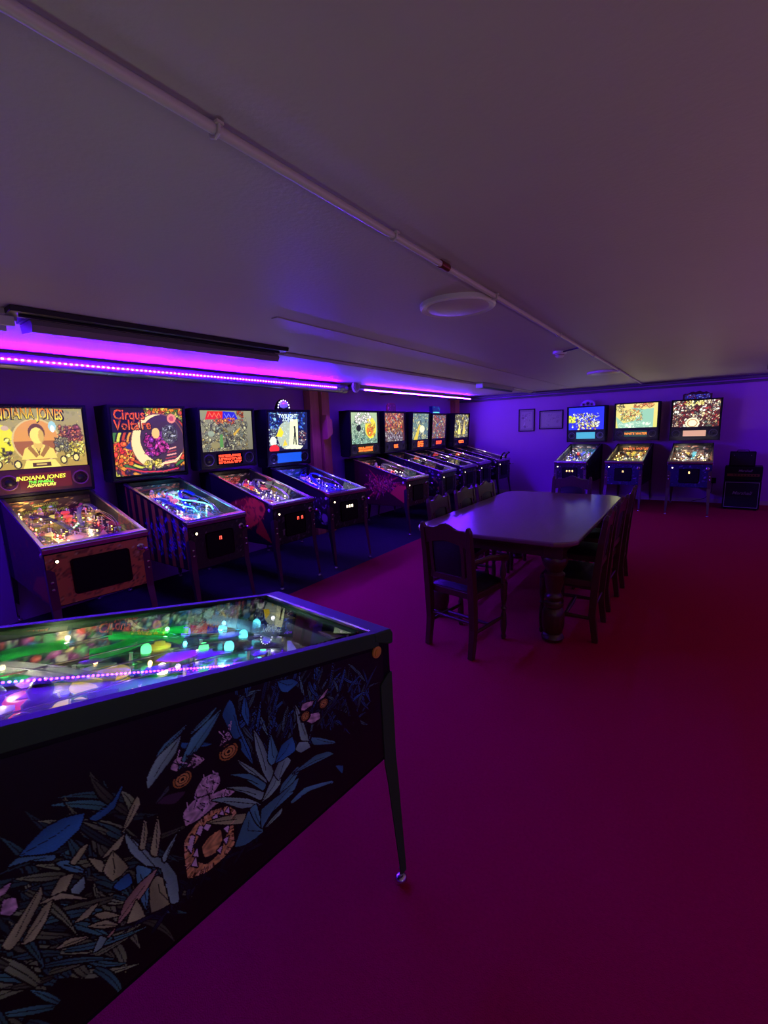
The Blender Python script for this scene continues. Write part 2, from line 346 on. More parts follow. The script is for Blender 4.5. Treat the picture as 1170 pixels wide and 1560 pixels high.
# faint batten over a ceiling joint
tag(MB().box((-2.17,5.9,ZC-.003),(.05,7.8,.006)).build('trim_2',m_ceil),kind='structure')
tag(MB().bb((-3.065,.0,ZC-.028),(-3.015,YB-.02,ZC)).build('trim_3',m_ceil),kind='structure')
# cove pipes where ceiling meets end wall
for z,r,lab in ((ZC-.035,.026,'upper of the two painted pipes along the top of the end wall'),(ZC-.105,.02,'lower of the two painted pipes along the top of the end wall')):
    o=MB().tube([(XL+.02,YB-.035,z),(XR-.02,YB-.035,z)],r,10).build('wall_pipe',mat('dull_pipe',(96,88,110),.45),None,True); tag(o,lab,'pipe')
# ceiling conduit with clips and coupling
cd=thing('ceiling_conduit','long cream painted conduit running along the ceiling down the room','conduit',(-.95,3,ZC-.016))
MB().tube([(0,-6.5,0),(0,6.95,0)],.0125,10).build('pipe',m_trim,cd,True)
k=MB().box((0,0,.006),(.046,.018,.006)).tube([(-.017,0,.004),(-.014,0,-.013),(0,0,-.018),(.014,0,-.013),(.017,0,.004)],.004,6).mesh('clip',m_trim)
for y in(-2.26,-1.53,-.55,.8,2.2,3.9,5.4): link('clip',k,cd,loc=(0,y,0))
tag(MB().tube([(0,-1.17,0),(0,-1.10,0)],.0165,12).build('coupling',mat('brass_coupling',(120,50,35),.3,metal=.8),cd,True),'reddish brass coupling')
MB().tube([(-.01,1.6,.002),(-.2,1.75,.004)],.007,8).build('branch_cable',m_darkmetal,cd,True)
c2_=MB().tube([(-3.0,2.86,ZC-.012),(-3.0,6.93,ZC-.012)],.011,8).build('ceiling_conduit',m_trim,None,True); tag(c2_,'thin painted conduit on the ceiling linking the two fluorescent fittings','conduit')
c3_=MB().tube([(-2.93,8.5,ZC-.012),(-2.93,9.95,ZC-.012)],.010,8).build('ceiling_conduit',m_trim,None,True); tag(c3_,'short thin conduit from the far fluorescent fitting to the end wall','conduit')
# smoke detector
sd=thing('smoke_detector','small white smoke detector on the ceiling beside the conduit','smoke detector',(-1.18,4.78,ZC))
MB().lathe([(.065,0),(.065,-.02),(.055,-.026)],20).build('base',m_white,sd,True)
MB().lathe([(.04,-.022),(.042,-.045),(.03,-.058),(.01,-.062)],20).build('head',m_white,sd,True)
MB().lathe([(.0435,-.034),(.0435,-.040)],20).build('vent_band',mat('red_band',(120,40,30),.5),sd,True)
# flush round ceiling lamps, switched off
for x,y,r,lab in((-1.19,2.5,.215,'round flush ceiling lamp, off, the nearer one beside the long conduit'),(-1.16,7.14,.215,'round flush ceiling lamp, off, far one near the end wall')):
    t=thing('ceiling_lamp',lab,'lamp',(x,y,ZC))
    MB().lathe([(r,0),(r,-.022),(r-.008,-.030),(r-.016,-.024)],48).build('rim',m_white,t,True)
    MB().lathe([(r-.012,-.012),(r-.05,-.030),(r*.5,-.038),(.01,-.040)],48).build('diffuser',m_trim,t,True)
# fluorescent fittings, off
f=thing('fluorescent_fitting','long unlit fluorescent fitting with side tray on the ceiling at left','light fitting',(-3.04,1.82,ZC),-.05)
MB().prism([(.02,0),(.17,0),(.16,-.028),(.03,-.028)],-.9,.93,1).build('housing',m_darkmetal,f,bevel=.004)
MB().prism([(-.17,-.03),(-.155,-.08),(.02,-.095),(.04,-.06),(.02,-.03)],-.78,.93,1).build('tray',m_grey,f)
MB().prism([(-.16,0),(.02,0),(.02,-.03),(-.15,-.03)],-.80,.90,1).build('back_plate',m_darkmetal,f)
b=MB().box((-.09,-.87,-.035),(.2,.07,.02)); b.build('end_bracket',m_grey,f,bevel=.003)
for x in(-.15,.01): MB().box((x,-.90,-.05),(.018,.10,.05)).build('clamp',m_white,f,bevel=.003)
MB().tube([(.10,-.85,-.034),(.10,.88,-.034)],.008,8).build('dark_edge_rod',m_darkmetal,f,True)
f=thing('fluorescent_fitting','short far unlit fluorescent batten on the ceiling near the end wall','light fitting',(-2.94,7.7,ZC))
MB().prism([(-.06,0),(.06,0),(.05,-.06),(-.05,-.06)],-.72,.76,1).build('housing',m_grey,f,bevel=.003)
MB().prism([(-.045,-.055),(.045,-.055),(.03,-.085),(-.03,-.085)],-.68,.72,1).build('diffuser',m_darkmetal,f)
MB().box((0,-.735,-.045),(.115,.03,.085)).build('end_cap',mat('pale_green_plastic',(190,225,195),.3),f,bevel=.004)
f=thing('fluorescent_fitting','unlit fluorescent batten on the ceiling at the far right edge','light fitting',(.98,8.3,ZC),PI/2)
MB().prism([(-.08,0),(.08,0),(.07,-.06),(-.07,-.06)],-.6,.26,1).build('housing',m_darkmetal,f,bevel=.003)
MB().prism([(-.05,-.055),(.05,-.055),(.03,-.085),(-.03,-.085)],-.56,.22,1).build('diffuser',m_grey,f)
# duct + led strips
t=thing('ventilation_duct','round metal ventilation duct under the ceiling above the near machines','duct',(-4.30,0,2.14))
MB().tube([(0,YF+.05,0),(0,5.22,0)],.062,20).build('pipe',m_duct,t,True)
k=MB().lathe([(.065,-.006),(.065,.006)],20,axis=1).mesh('seam_ring',m_duct,True)
for y in np.arange(-3,5.2,.62): link('seam_ring',k,t,loc=(0,float(y),0))
MB().lathe([(.066,5.14),(.066,5.23),(.05,5.235)],24,axis=1).build('end_cap',m_duct,t,True)
v=thing('duct_valve','round white duct valve between the two purple light strips','vent',(-4.18,5.34,2.165),0)
MB().lathe([(.078,-.02),(.082,0),(.076,.012),(.062,.006)],28,axis=0).build('ring',m_white,v,True)
MB().lathe([(.055,.004),(.05,.022),(.01,.028)],28,axis=0).build('disc',m_grey,v,True)
MB().tube([(-.12,0,0),(0,0,0)],.045,14).build('spigot',m_duct,v,True)
bead=emat('led_violet',LED_COL,LED_STRENGTH)
ls=thing('led_strip','dotted purple LED strip fixed along the duct above the near pinball machines','light strip',(-4.232,0,2.142))
MB().bb((-.006,.22,-.006),(0,4.96,.006)).build('tape',m_white,ls)
k=MB().box((.004,0,0),(.006,.014,.011)).mesh('led_bead',bead)
n=0; y=4.95
while y>.25 and n<212: link('led_bead',k,ls,loc=(0,y,0)); y-=.0405; n+=1
ls=thing('led_tube','continuous purple LED tube along the far half of the left wall','light strip',(-4.26,0,2.145))
MB().bb((-.03,5.45,-.01),(-.004,9.58,.022)).build('mounting_channel',m_duct,ls)
MB().tube([(0,5.66,0),(0,9.58,0)],.009,8).build('light_tube',emat('led_tube_violet',TUBE_COL,TUBE_STRENGTH),ls,True)
for y in(5.5,6.8,8.2,9.5): MB().bb((-.52,y,.0),(-.02,y+.03,.02)).build('bracket',m_duct,ls)
# timber posts on the left wall
t=thing('timber_post','rough timber post with angled brace on the wall behind the fourth machine','post',(-4.70,0,0))
MB().bb((-.07,4.84,-.012),(.06,5.02,ZC-.0)).build('post',m_timber,t,bevel=.006)
MB().bb((-.07,5.05,-.012),(.09,5.22,ZC-.0)).build('post',m_timber,t,bevel=.006)
MB().prism([(5.02,1.78),(5.14,1.70),(5.14,1.50),(5.02,1.42)],.09,.2,0).build('brace',m_timber,t,bevel=.005)
t=tag(MB().bb((XL,9.62,-.012),(XL+.12,9.86,ZC-.0)).build('timber_post',m_timber,bevel=.006),'timber post in the far left corner behind the last machine of the row','post')
# framed pictures on the end wall
def frame(x0,x1,z0,z1,lab,pal):
    t=thing('picture_frame',lab,'picture',((x0+x1)/2,YB-.001,z0)); w_,h_=x1-x0,z1-z0; b=MB()
    for a,c in(((-w_/2,-.022,0),(-w_/2+.018,0,h_)),((w_/2-.018,-.022,0),(w_/2,0,h_)),((-w_/2+.018,-.022,0),(w_/2-.018,0,.018)),((-w_/2+.018,-.022,h_-.018),(w_/2-.018,0,h_))): b.bb(a,c)
    b.build('frame',m_black,t)
    c=CV(30,36,w_/h_,(150,135,140),3); c.poly([(.1,.1),(w_/h_-.1,.1),(w_/h_-.1,.9),(.1,.9)],(176,160,160)); c.busy(pal,26,.02,.07,(.16,.18,w_/h_-.16,.82),.6,False)
    link('print',c.mesh('print',m_print,w_-.03,h_-.03),t,loc=(0,-.008,.015))
    MB().bb((-w_/2+.016,-.013,.016),(w_/2-.016,-.012,h_-.016)).build('glass',m_bgglass,t)
frame(-3.30,-2.95,1.383,1.866,'upright framed print on the end wall, the left one of two',[(120,100,120),(90,70,90),(190,180,180)])
frame(-2.85,-2.36,1.42,1.812,'landscape framed print on the end wall, the right one of two',[(160,140,145),(130,115,125)])
# amplifier stack
t=thing('guitar_amplifier','black guitar speaker cabinet with amplifier head standing against the end wall','amplifier',(.66,9.52,0),-.06)
MB().bb((-.245,-.16,.02),(.245,.16,.485)).build('speaker_cabinet',m_black,t,bevel=.01)
MB().bb((-.215,-.168,.05),(.215,-.158,.455)).build('grille_cloth',mat('grille_cloth',(20,20,26),.8,bump=.5,bscale=400),t)
p=MB()
for a,c in(((-.222,-.172,.042),(-.215,-.16,.463)),((.215,-.172,.042),(.222,-.16,.463)),((-.215,-.172,.042),(.215,-.16,.049)),((-.215,-.172,.456),(.215,-.16,.463))): p.bb(a,c)
p.build('piping',mat('pale_piping',(150,150,160),.5),t)
MB().bb((-.245,-.15,.488),(.245,.16,.72)).build('amplifier_head',m_black,t,bevel=.012)
tag(MB().bb((-.21,-.158,.56),(.21,-.150,.60)).build('control_panel',mat('brass_panel',(130,90,60),.35,metal=.6),t),'brass coloured control strip')
k=MB().lathe([(.010,0),(.009,-.012)],10,axis=1).mesh('knob',m_black,True)
for i in range(8): link('knob',k,t,loc=(-.12+.042*i,-.158,.58))
m_logo=mat('white_logo',(130,125,140),.4)
link('lettering',letters('Marshall',.075,m_logo,shear=.35,bold=.001),t,loc=(0,-.174,.26))
link('lettering',letters('Marshall',.052,m_logo,shear=.35,bold=.001),t,loc=(.02,-.156,.635))
for x in(-.2,.2):
    for y in(-.12,.12): MB().lathe([(.018,0),(.02,.02)],10,(x,y,0)).build('foot',m_black,t,True)
t=thing('small_speaker','small black boxy speaker sitting on top of the guitar amplifier','speaker',(.63,9.50,.722),-.06)
MB().bb((-.17,-.11,0),(.17,.12,.235)).build('housing',m_black,t,bevel=.008)
MB().bb((-.15,-.117,.018),(.15,-.109,.215)).build('grille',m_darkmetal,t)
for x in(-.11,.11): MB().lathe([(.010,-.119),(.007,-.127)],10,(x,0,.18),1).build('knob',m_chrome,t,True)
MB().tube([(-.08,0,.235),(-.07,0,.258),(.07,0,.258),(.08,0,.235)],.007,8).build('handle',m_black,t,True)
# power box low on the end wall
t=thing('socket_box','small black socket box low on the end wall left of the amplifier','socket',(.27,YB,.36))
MB().bb((-.05,-.05,0),(.05,-.001,.10)).build('housing',m_black,t,bevel=.004)
MB().lathe([(.022,-.052),(.022,-.05)],16,(0,0,.05),1).build('socket',m_darkmetal,t,True)
MB().tube([(0,-.05,0),(0,-.07,-.15),(-.1,-.06,-.28),(-.3,-.05,-.345)],.004,6).build('cable',m_black,t,True)
# pedestal stand at the far left
t=thing('pedestal_stand','black pedestal stand with star foot on the floor at the left edge','stand',(-4.42,.62,-.011))
MB().tube([(0,0,.04),(0,0,.62)],.022,12).build('column',m_darkmetal,t,True)
MB().lathe([(.02,.62),(.13,.64),(.15,.67),(.12,.70),(.01,.705)],24).build('seat',m_leather,t,True)
for i in range(5):
    a=2*PI*i/5+.3; MB().tube([(0,0,.09),(.12*math.cos(a),.12*math.sin(a),.07),(.27*math.cos(a),.27*math.sin(a),.02)],[.02,.018,.012],8).build('foot',m_black,t,True)
# ---------------- table ----------------
X0,X1,Y0,Y1=-1.817,-.595,2.928,5.187; ZT=.76
t=thing('dining_table','long dark oak dining table with clipped corners in the middle of the room','table',((X0+X1)/2,(Y0+Y1)/2,0))
hw,hl=(X1-X0)/2,(Y1-Y0)/2
def octo(hw,hl,c):
    pts=[]
    for sx,sy in((1,-1),(1,1),(-1,1),(-1,-1)):
        a=(sx*hw,sy*(hl-c)); b=(sx*(hw-c),sy*hl); q=[]
        for i in range(5):
            s=i/4; q.append(((1-s)**2*a[0]+2*s*(1-s)*sx*(hw-c*.28)+s*s*b[0],(1-s)**2*a[1]+2*s*(1-s)*sy*(hl-c*.28)+s*s*b[1]))
        pts+= q if sx*sy>0 else q[::-1]
    return pts
MB().prism(octo(hw,hl,.13),ZT-.032,ZT,2).build('tabletop',m_tabletop,t,bevel=.009)
MB().prism(octo(hw-.03,hl-.03,.12),ZT-.048,ZT-.032,2).build('edge_moulding',m_wood,t,bevel=.004)
ah,al=hw-.12,hl-.14
for a,c in(((-ah,-al,.62),(ah,-al+.025,.712)),((-ah,al-.025,.62),(ah,al,.712)),((-ah,-al,.62),(-ah+.025,al,.712)),((ah-.025,-al,.62),(ah,al,.712))): MB().bb(a,c).build('apron',m_wood,t)
prof=[(.045,0),(.07,.008),(.078,.03),(.07,.05),(.058,.06),(.066,.075),(.076,.12),(.076,.20),(.068,.235),(.052,.25),(.066,.262),(.066,.28),(.05,.29),(.046,.30),(.06,.315),(.062,.335),(.048,.35),(.047,.37),(.055,.40),(.064,.44),(.066,.475),(.07,.487),(.07,.50),(.052,.515),(.058,.53),(.078,.56),(.088,.60),(.08,.62)]
leg=MB().lathe(prof,24).mesh('leg',m_wood,True); blk=MB().bb((-.065,-.065,.615),(.065,.065,.712)).mesh('leg_block',m_wood)
for sx in(-1,1):
    for sy in(-1,1):
        o=link('leg',leg,t,loc=(sx*(ah-.04),sy*(al-.04),0)); link('leg_block',blk,o,bevel=.004)
# ---------------- chairs ----------------
def chair(arms=False,w=.40,d=.40,H=.93):
    """origin under the seat centre, back at -y, faces +y"""
    t=thing('dining_chair','','chair'); x=w/2-.02; yb=-d/2; tilt=.05
    def bk(z): return yb-(max(0,z-.45)/(H-.45))**1.3*tilt
    for s in(-1,1):
        MB().tube([(s*x,yb+.015-.03,0),(s*x,yb+.012,.2),(s*x,yb,.45),(s*x*1.01,bk(.7),.7),(s*x*1.02,bk(H-.03),H-.03),(s*x*1.02,bk(H)-.004,H)],[.019,.022,.024,.02,.017,.010],4,sec=[(-1,-1),(1,-1),(1,1),(-1,1)]).build('back_post',m_wood,t,bevel=.003)
        MB().lathe([(.014,0),(.02,.02),(.014,.04),(.020,.07),(.023,.12),(.019,.19),(.013,.22),(.022,.235),(.013,.25),(.021,.30),(.024,.36),(.024,.43)],12,(s*(x+.005),d/2-.03,0)).build('leg',m_wood,t,True)
    # top rail, arched
    n=13; v=[];f_=[]
    for i in range(n):
        q=-1+2*i/(n-1); zt=H-.045+.045*math.cos(q*PI/2)**.8+ .012*math.cos(q*PI*2); zb=H-.145+.035*math.cos(q*PI/2)
        for (yy,zz) in((-.012,zb),(.012,zb),(.012,zt),(-.012,zt)): v.append((q*(x-.012),bk(zz)+yy,zz))
    for i in range(n-1):
        for k in range(4): f_.append((i*4+k,i*4+(k+1)%4,(i+1)*4+(k+1)%4,(i+1)*4+k))
    f_+=[(3,2,1,0),((n-1)*4,(n-1)*4+1,(n-1)*4+2,(n-1)*4+3)]
    MB().add(v,f_).build('top_rail',m_wood,t,bevel=.003)
    MB().bb((-x,bk(.53)-.012,.51),(x,bk(.53)+.012,.555)).build('lower_rail',m_wood,t,bevel=.003)
    # leather pad with wood frame (open slots each side)
    pw=x*.62
    def pad(pw,th,z0,z1,off=0,bul=.012):
        v=[];f_=[];nx,nz=9,9
        for sd in(-1,1):
            for j in range(nz):
                for i in range(nx):
                    a=-1+2*i/(nx-1); b_=-1+2*j/(nz-1); zz=z0+(z1-z0)*(b_+1)/2+(.03*math.cos(a*PI/2) if j==nz-1 else 0)
                    v.append((a*pw*(1 if abs(b_)<.8 else .94),bk(zz)+sd*(th+bul*(1-a*a)*(1-b_*b_)),zz))
        for sd in(0,1):
            o=sd*nx*nz
            for j in range(nz-1):
                for i in range(nx-1):
                    q=(o+j*nx+i,o+j*nx+i+1,o+(j+1)*nx+i+1,o+(j+1)*nx+i); f_.append(q if sd==0 else q[::-1])
        ring=[i for i in range(nx)]+[j*nx+nx-1 for j in range(1,nz)]+[(nz-1)*nx+i for i in range(nx-2,-1,-1)]+[j*nx for j in range(nz-2,0,-1)]
        for a,b_ in zip(ring,ring[1:]+ring[:1]): f_.append((a,a+nx*nz,b_+nx*nz,b_))
        return MB().add(v,f_)
    pad(pw,.006,.56,H-.125).build('back_panel',m_leather,t,True)
    for s in(-1,1): MB().tube([(s*(pw+.012),bk(.55),.55),(s*(pw+.016),bk(.7),.7),(s*(pw+.010),bk(H-.12),H-.115)],.012,4,sec=[(-1,-1),(1,-1),(1,1),(-1,1)]).build('splat_stile',m_wood,t)
    # seat
    MB().bb((-x-.01,-d/2+.01,.40),(x+.015,d/2-.01,.445)).build('seat_frame',m_wood,t,bevel=.004)
    v=MB(); v.lathe([(w/2-.025,.443),(w/2-.012,.455),(w/2-.02,.475),(w/2-.08,.486),(.02,.49)],4); 
    sm=MB(); n=9; vv=[];ff=[]
    for j in range(n):
        for i in range(n):
            a=-1+2*i/(n-1); b_=-1+2*j/(n-1); e=(1-abs(a)**4)*(1-abs(b_)**4); vv.append((a*(x-.004),b_*(d/2-.025)+.008,.445+.04*e**.5))
    for j in range(n-1):
        for i in range(n-1): ff.append((j*n+i,j*n+i+1,(j+1)*n+i+1,(j+1)*n+i))
    sm.add(vv,ff).build('seat',m_leather,t,True)
    for s in(-1,1): MB().tube([(s*x,-d/2+.01,.17),(s*x,0,.17),(s*x,d/2-.03,.17)],[.011,.015,.011],8).build('stretcher',m_wood,t,True)
    MB().tube([(-x,0,.17),(0,0,.17),(x,0,.17)],[.011,.016,.011],8).build('stretcher',m_wood,t,True)
    MB().tube([(-x,-d/2+.01,.24),(x,-d/2+.01,.24)],.011,8).build('stretcher',m_wood,t,True)
    if arms:
        for s in(-1,1):
            MB().tube([(s*x,bk(.66),.66),(s*(x+.03),-.05,.665),(s*(x+.045),.08,.64),(s*(x+.035),.15,.625),(s*(x+.03),.165,.60)],[.016,.019,.022,.024,.012],8).build('arm',m_wood,t,True)
            MB().lathe([(.016,.44),(.012,.47),(.02,.50),(.022,.54),(.013,.58),(.017,.62)],12,(s*(x+.03),.12,0)).build('arm_post',m_wood,t,True)
    return t
ac=chair(True,.40,.42,.90); ac.location=(-1.27,2.80,.002); ac.rotation_euler.z=-.17; tag(ac,'dark oak armchair with black leather back at the near end of the table','chair','dining chairs')
side=chair(False,.43,.38,.91); first=True
def put(x,y,rz,lab):
    global first
    o=side if first else copy_tree(side); first=False; o.location=(x,y,.002); o.rotation_euler.z=rz; tag(o,lab,'chair','dining chairs')
put(-1.69,3.62,-PI/2+.05,'dark oak chair on the left side of the table, nearest of three')
put(-1.70,4.20,-PI/2,'dark oak chair on the left side of the table, middle of three')
put(-1.69,4.71,-PI/2-.04,'dark oak chair on the left side of the table, farthest of three')
put(-.70,3.40,PI/2+.02,'dark oak chair on the right side of the table, nearest of three')
put(-.70,4.03,PI/2-.03,'dark oak chair on the right side of the table, middle of three')
put(-.69,4.66,PI/2+.04,'dark oak chair on the right side of the table, farthest of three')
put(-1.17,5.24,PI,'dark oak chair at the far end of the table')
# ---------------- pinball machines ----------------
ACOL={'A':(150,212,184),'B':(92,178,184),'N':(54,140,190),'G':(186,208,134),'T':(196,176,140),'P':(236,206,222),'Q':(70,54,74),'L':(74,104,104),'O':(250,198,116),'K':(6,5,8),'W':(240,222,236)}
class SideCV(CV):
    """canvas over the side of a cabinet: X is metres behind the front, Y metres above the floor"""
    def __init__(s,W,H,v0,v1,zb,zt,bg,seed=0):
        CV.__init__(s,W,H,1,bg,seed); u=np.linspace(v0,v1,W)[None,:]; t=np.linspace(0,1,H)[:,None]
        s.X=u+0*t; s.Y=zb(u)+t*(zt(u)-zb(u))
    def sidemesh(s,name,m,x):
        me=CV.mesh(s,name,m,1,1); co=np.stack([np.full(s.X.shape,x),s.X,s.Y],-1).astype(np.float32); me.vertices.foreach_set('co',co.ravel()); me.update(); return me
def jungle(c):
    r=random.Random(5)
    def blade(x,y,L,wd,ang,bend,e=0):
        l=[];q=[]
        for i in range(7):
            t=i/6; an=ang+bend*t; px=x+L*t*math.cos(ang+bend*t*.5); py=y+L*t*math.sin(ang+bend*t*.5); k=(wd*.62+e)*(math.sin(PI*min(1,t*.80+.20))**1.1)+(e*.3)
            l.append((px-math.sin(an)*k,py+math.cos(an)*k)); q.append((px+math.sin(an)*k,py-math.cos(an)*k))
        return l+q[::-1],[((a_[0]+b_[0])/2,(a_[1]+b_[1])/2) for a_,b_ in zip(l,q)]
    def shard(x,y,L,wd,ang,col):
        be=r.uniform(-.7,.7); f=r.uniform(.5,1.12); po,_=blade(x,y,L*1.04,wd,ang,be,.0022); pi_,mid=blade(x,y,L,wd,ang,be)
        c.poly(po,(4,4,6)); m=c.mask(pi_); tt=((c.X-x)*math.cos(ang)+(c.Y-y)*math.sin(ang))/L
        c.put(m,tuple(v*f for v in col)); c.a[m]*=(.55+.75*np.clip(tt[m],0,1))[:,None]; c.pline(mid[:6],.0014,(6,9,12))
    def smooth(p,k=4):
        n=len(p); o=[]
        for i in range(n):
            p0,p1,p2,p3=p[i-1],p[i],p[(i+1)%n],p[(i+2)%n]
            for j in range(k):
                t=j/k; o.append(tuple(p1[d]+(p2[d]-p1[d])*t+.05*math.sin(PI*t)*((p1[d]-p0[d])-(p3[d]-p2[d]))*.5 for d in(0,1)))
        return o
    # blue grass at the front end, olive grass further back
    for i in range(190):
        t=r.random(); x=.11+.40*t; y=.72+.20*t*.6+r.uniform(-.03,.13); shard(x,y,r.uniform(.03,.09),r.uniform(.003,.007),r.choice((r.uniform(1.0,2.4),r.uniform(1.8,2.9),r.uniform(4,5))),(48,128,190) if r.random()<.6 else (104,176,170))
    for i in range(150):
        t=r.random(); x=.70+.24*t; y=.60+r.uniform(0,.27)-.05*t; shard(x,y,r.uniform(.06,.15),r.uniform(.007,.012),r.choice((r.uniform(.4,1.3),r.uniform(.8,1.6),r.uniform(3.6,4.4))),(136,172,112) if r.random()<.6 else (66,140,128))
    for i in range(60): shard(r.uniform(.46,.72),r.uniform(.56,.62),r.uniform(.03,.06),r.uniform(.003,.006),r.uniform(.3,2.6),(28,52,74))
    for k,p in SIDE_ART:
        if k in('E1','E2'):
            (cx,cy),(ax,ay),(bx,by)=p; R1=math.hypot(ax-cx,ay-cy); R2=math.hypot(bx-cx,by-cy)*.95; ro=math.atan2(ay-cy,ax-cx)
            for q,col in((1.45,(5,4,6)),(1.0,(196,140,60)),(.84,(20,10,6)),(.72,(220,168,84)),(.5,(30,14,8)),(.40,(232,180,90)),(.2,(30,12,6))): c.ell(cx,cy,R1*q,R2*q,col,ro)
            c.line((cx-R1*1.5*math.cos(ro),cy+.012),(cx+R1*1.5*math.cos(ro),cy+.016),.006,(4,4,6)); continue
        p=smooth(p) if k not in 'W' else p; n=len(p); col=ACOL[k]; gx=sum(a for a,b in p)/n; gy=sum(b for a,b in p)/n
        if k!='K':
            c.pline(p+[p[0]],.0055,(3,3,5))
        c.poly(p,col)
        if k in 'ABNGTL':
            far=max(p,key=lambda q:math.hypot(q[0]-gx,q[1]-gy)); opp=max(p,key=lambda q:math.hypot(q[0]-far[0],q[1]-far[1]))
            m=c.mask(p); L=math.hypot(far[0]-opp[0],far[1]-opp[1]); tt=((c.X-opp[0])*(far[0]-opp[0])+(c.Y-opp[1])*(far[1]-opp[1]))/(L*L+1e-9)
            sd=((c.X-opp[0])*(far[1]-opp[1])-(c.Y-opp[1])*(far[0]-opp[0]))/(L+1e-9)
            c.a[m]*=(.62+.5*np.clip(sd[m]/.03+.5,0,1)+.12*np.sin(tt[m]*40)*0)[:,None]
            if L>.05: c.line(((opp[0]+gx)/2,(opp[1]+gy)/2),(gx,gy),.0016,(14,20,24)); c.line((gx,gy),(far[0]*.92+gx*.08,far[1]*.92+gy*.08),.0016,(14,20,24))
        if k in 'PO':
            m=c.mask(p); c.a[m]*=(.80+.35*np.sin(c.X[m]*240+np.sin(c.Y[m]*170)*2.2)*np.cos(c.Y[m]*210+c.X[m]*60))[:,None]
    # fur, nostrils and brow lines of the big face
    fx=[p for k,p in SIDE_ART if k=='P'][:4]
    for p in fx:
        gx=sum(a for a,b in p)/len(p); gy=sum(b for a,b in p)/len(p)
        for i in range(26):
            a_=r.choice(p); t=r.uniform(.0,1.0); x=a_[0]*(1-t)+gx*t; y=a_[1]*(1-t)+gy*t; an=r.uniform(.6,2.2); L=r.uniform(.008,.022); c.line((x,y),(x+L*math.cos(an),y+L*math.sin(an)),.0018,(24,14,30) if r.random()<.75 else (250,226,244))
    mo=[p for k,p in SIDE_ART if k=='O'][0]; gx=sum(a for a,b in mo)/len(mo); gy=sum(b for a,b in mo)/len(mo)
    for i in range(90):
        a_=r.choice(mo); b_=mo[(mo.index(a_)+1)%len(mo)]; t=r.random(); x=a_[0]*(1-t)+b_[0]*t; y=a_[1]*(1-t)+b_[1]*t; k_=r.uniform(.05,.20); c.line((x,y),(x+(gx-x)*k_,y+(gy-y)*k_),.002,(70,26,10) if r.random()<.6 else (255,214,150))
    c.a*=(.92+.16*np.random.RandomState(2).rand(*c.a.shape[:2],1)).astype(np.float32)
    c.a=np.clip(c.a,0,1)
def pal_side(c,kind):
    r=c.rng
    if kind=='stripes':
        for i in range(9): c.poly([(i*.13,0),(i*.13+.06,0),(i*.13+.07,2),(i*.13+.01,2)],(150,128,30))
        for i in range(150):
            x=r.uniform(.0,.75);y=r.uniform(.5,.85); c.ell(x,y,r.uniform(.01,.03),.008,(70,50,200) if r.random()<.7 else (90,80,120),r.uniform(0,3),.9,.5)
    elif kind=='saucer':
        c.ell(.48,.72,.42,.17,(235,110,40),-.30); c.ell(.48,.72,.42,.17,(60,14,10),-.30,1,.9); c.ell(.40,.70,.30,.08,(225,120,40),-.35); c.ell(.60,.80,.20,.05,(150,40,24),-.3)
        c.poly([(.05,.46),(.2,.7),(.3,.55)],(170,60,20)); c.busy([(200,90,40),(120,30,20),(230,150,60)],22,.01,.04,(.1,.55,.8,.9),.7)
    elif kind=='burst':
        for i in range(60):
            a=r.uniform(0,2*PI); L=r.uniform(.12,.5); c.poly([(.45+.02*math.cos(a+1.5),.72+.02*math.sin(a+1.5)),(.45+L*math.cos(a),.72+L*.6*math.sin(a)),(.45-.02*math.cos(a+1.5),.72-.02*math.sin(a+1.5))],r.choice([(220,60,50),(240,120,80),(190,30,50),(200,80,110)]))
        c.busy([(200,50,60),(150,30,60),(230,120,90)],90,.01,.035,(.25,.6,.7,.86),.9); c.poly([(0,.44),(.30,.60),(.16,.72),(0,.72)],(215,90,50))
    elif kind=='letters':
        c.busy([(120,120,140),(60,60,80),(150,150,170)],24,.01,.05,(.0,.5,.6,.8),.6); c.ell(.10,.57,.05,.05,(150,130,170))
    elif kind=='desert':
        c.busy([(170,90,40),(120,60,30),(60,30,30)],40,.02,.07,None,.4,False)
        c.poly([(0,.45),(.5,.47),(.3,.6),(0,.66)],(170,96,48))
    elif kind=='colour':
        c.busy([(120,110,160),(70,90,60),(160,120,60),(90,60,130)],60,.015,.05,(.0,.46,1.2,.95),.8)
    elif kind=='blue':
        c.busy([(40,40,170),(60,60,120),(30,30,90)],30,.02,.06,(.0,.46,1.2,.95),.6)
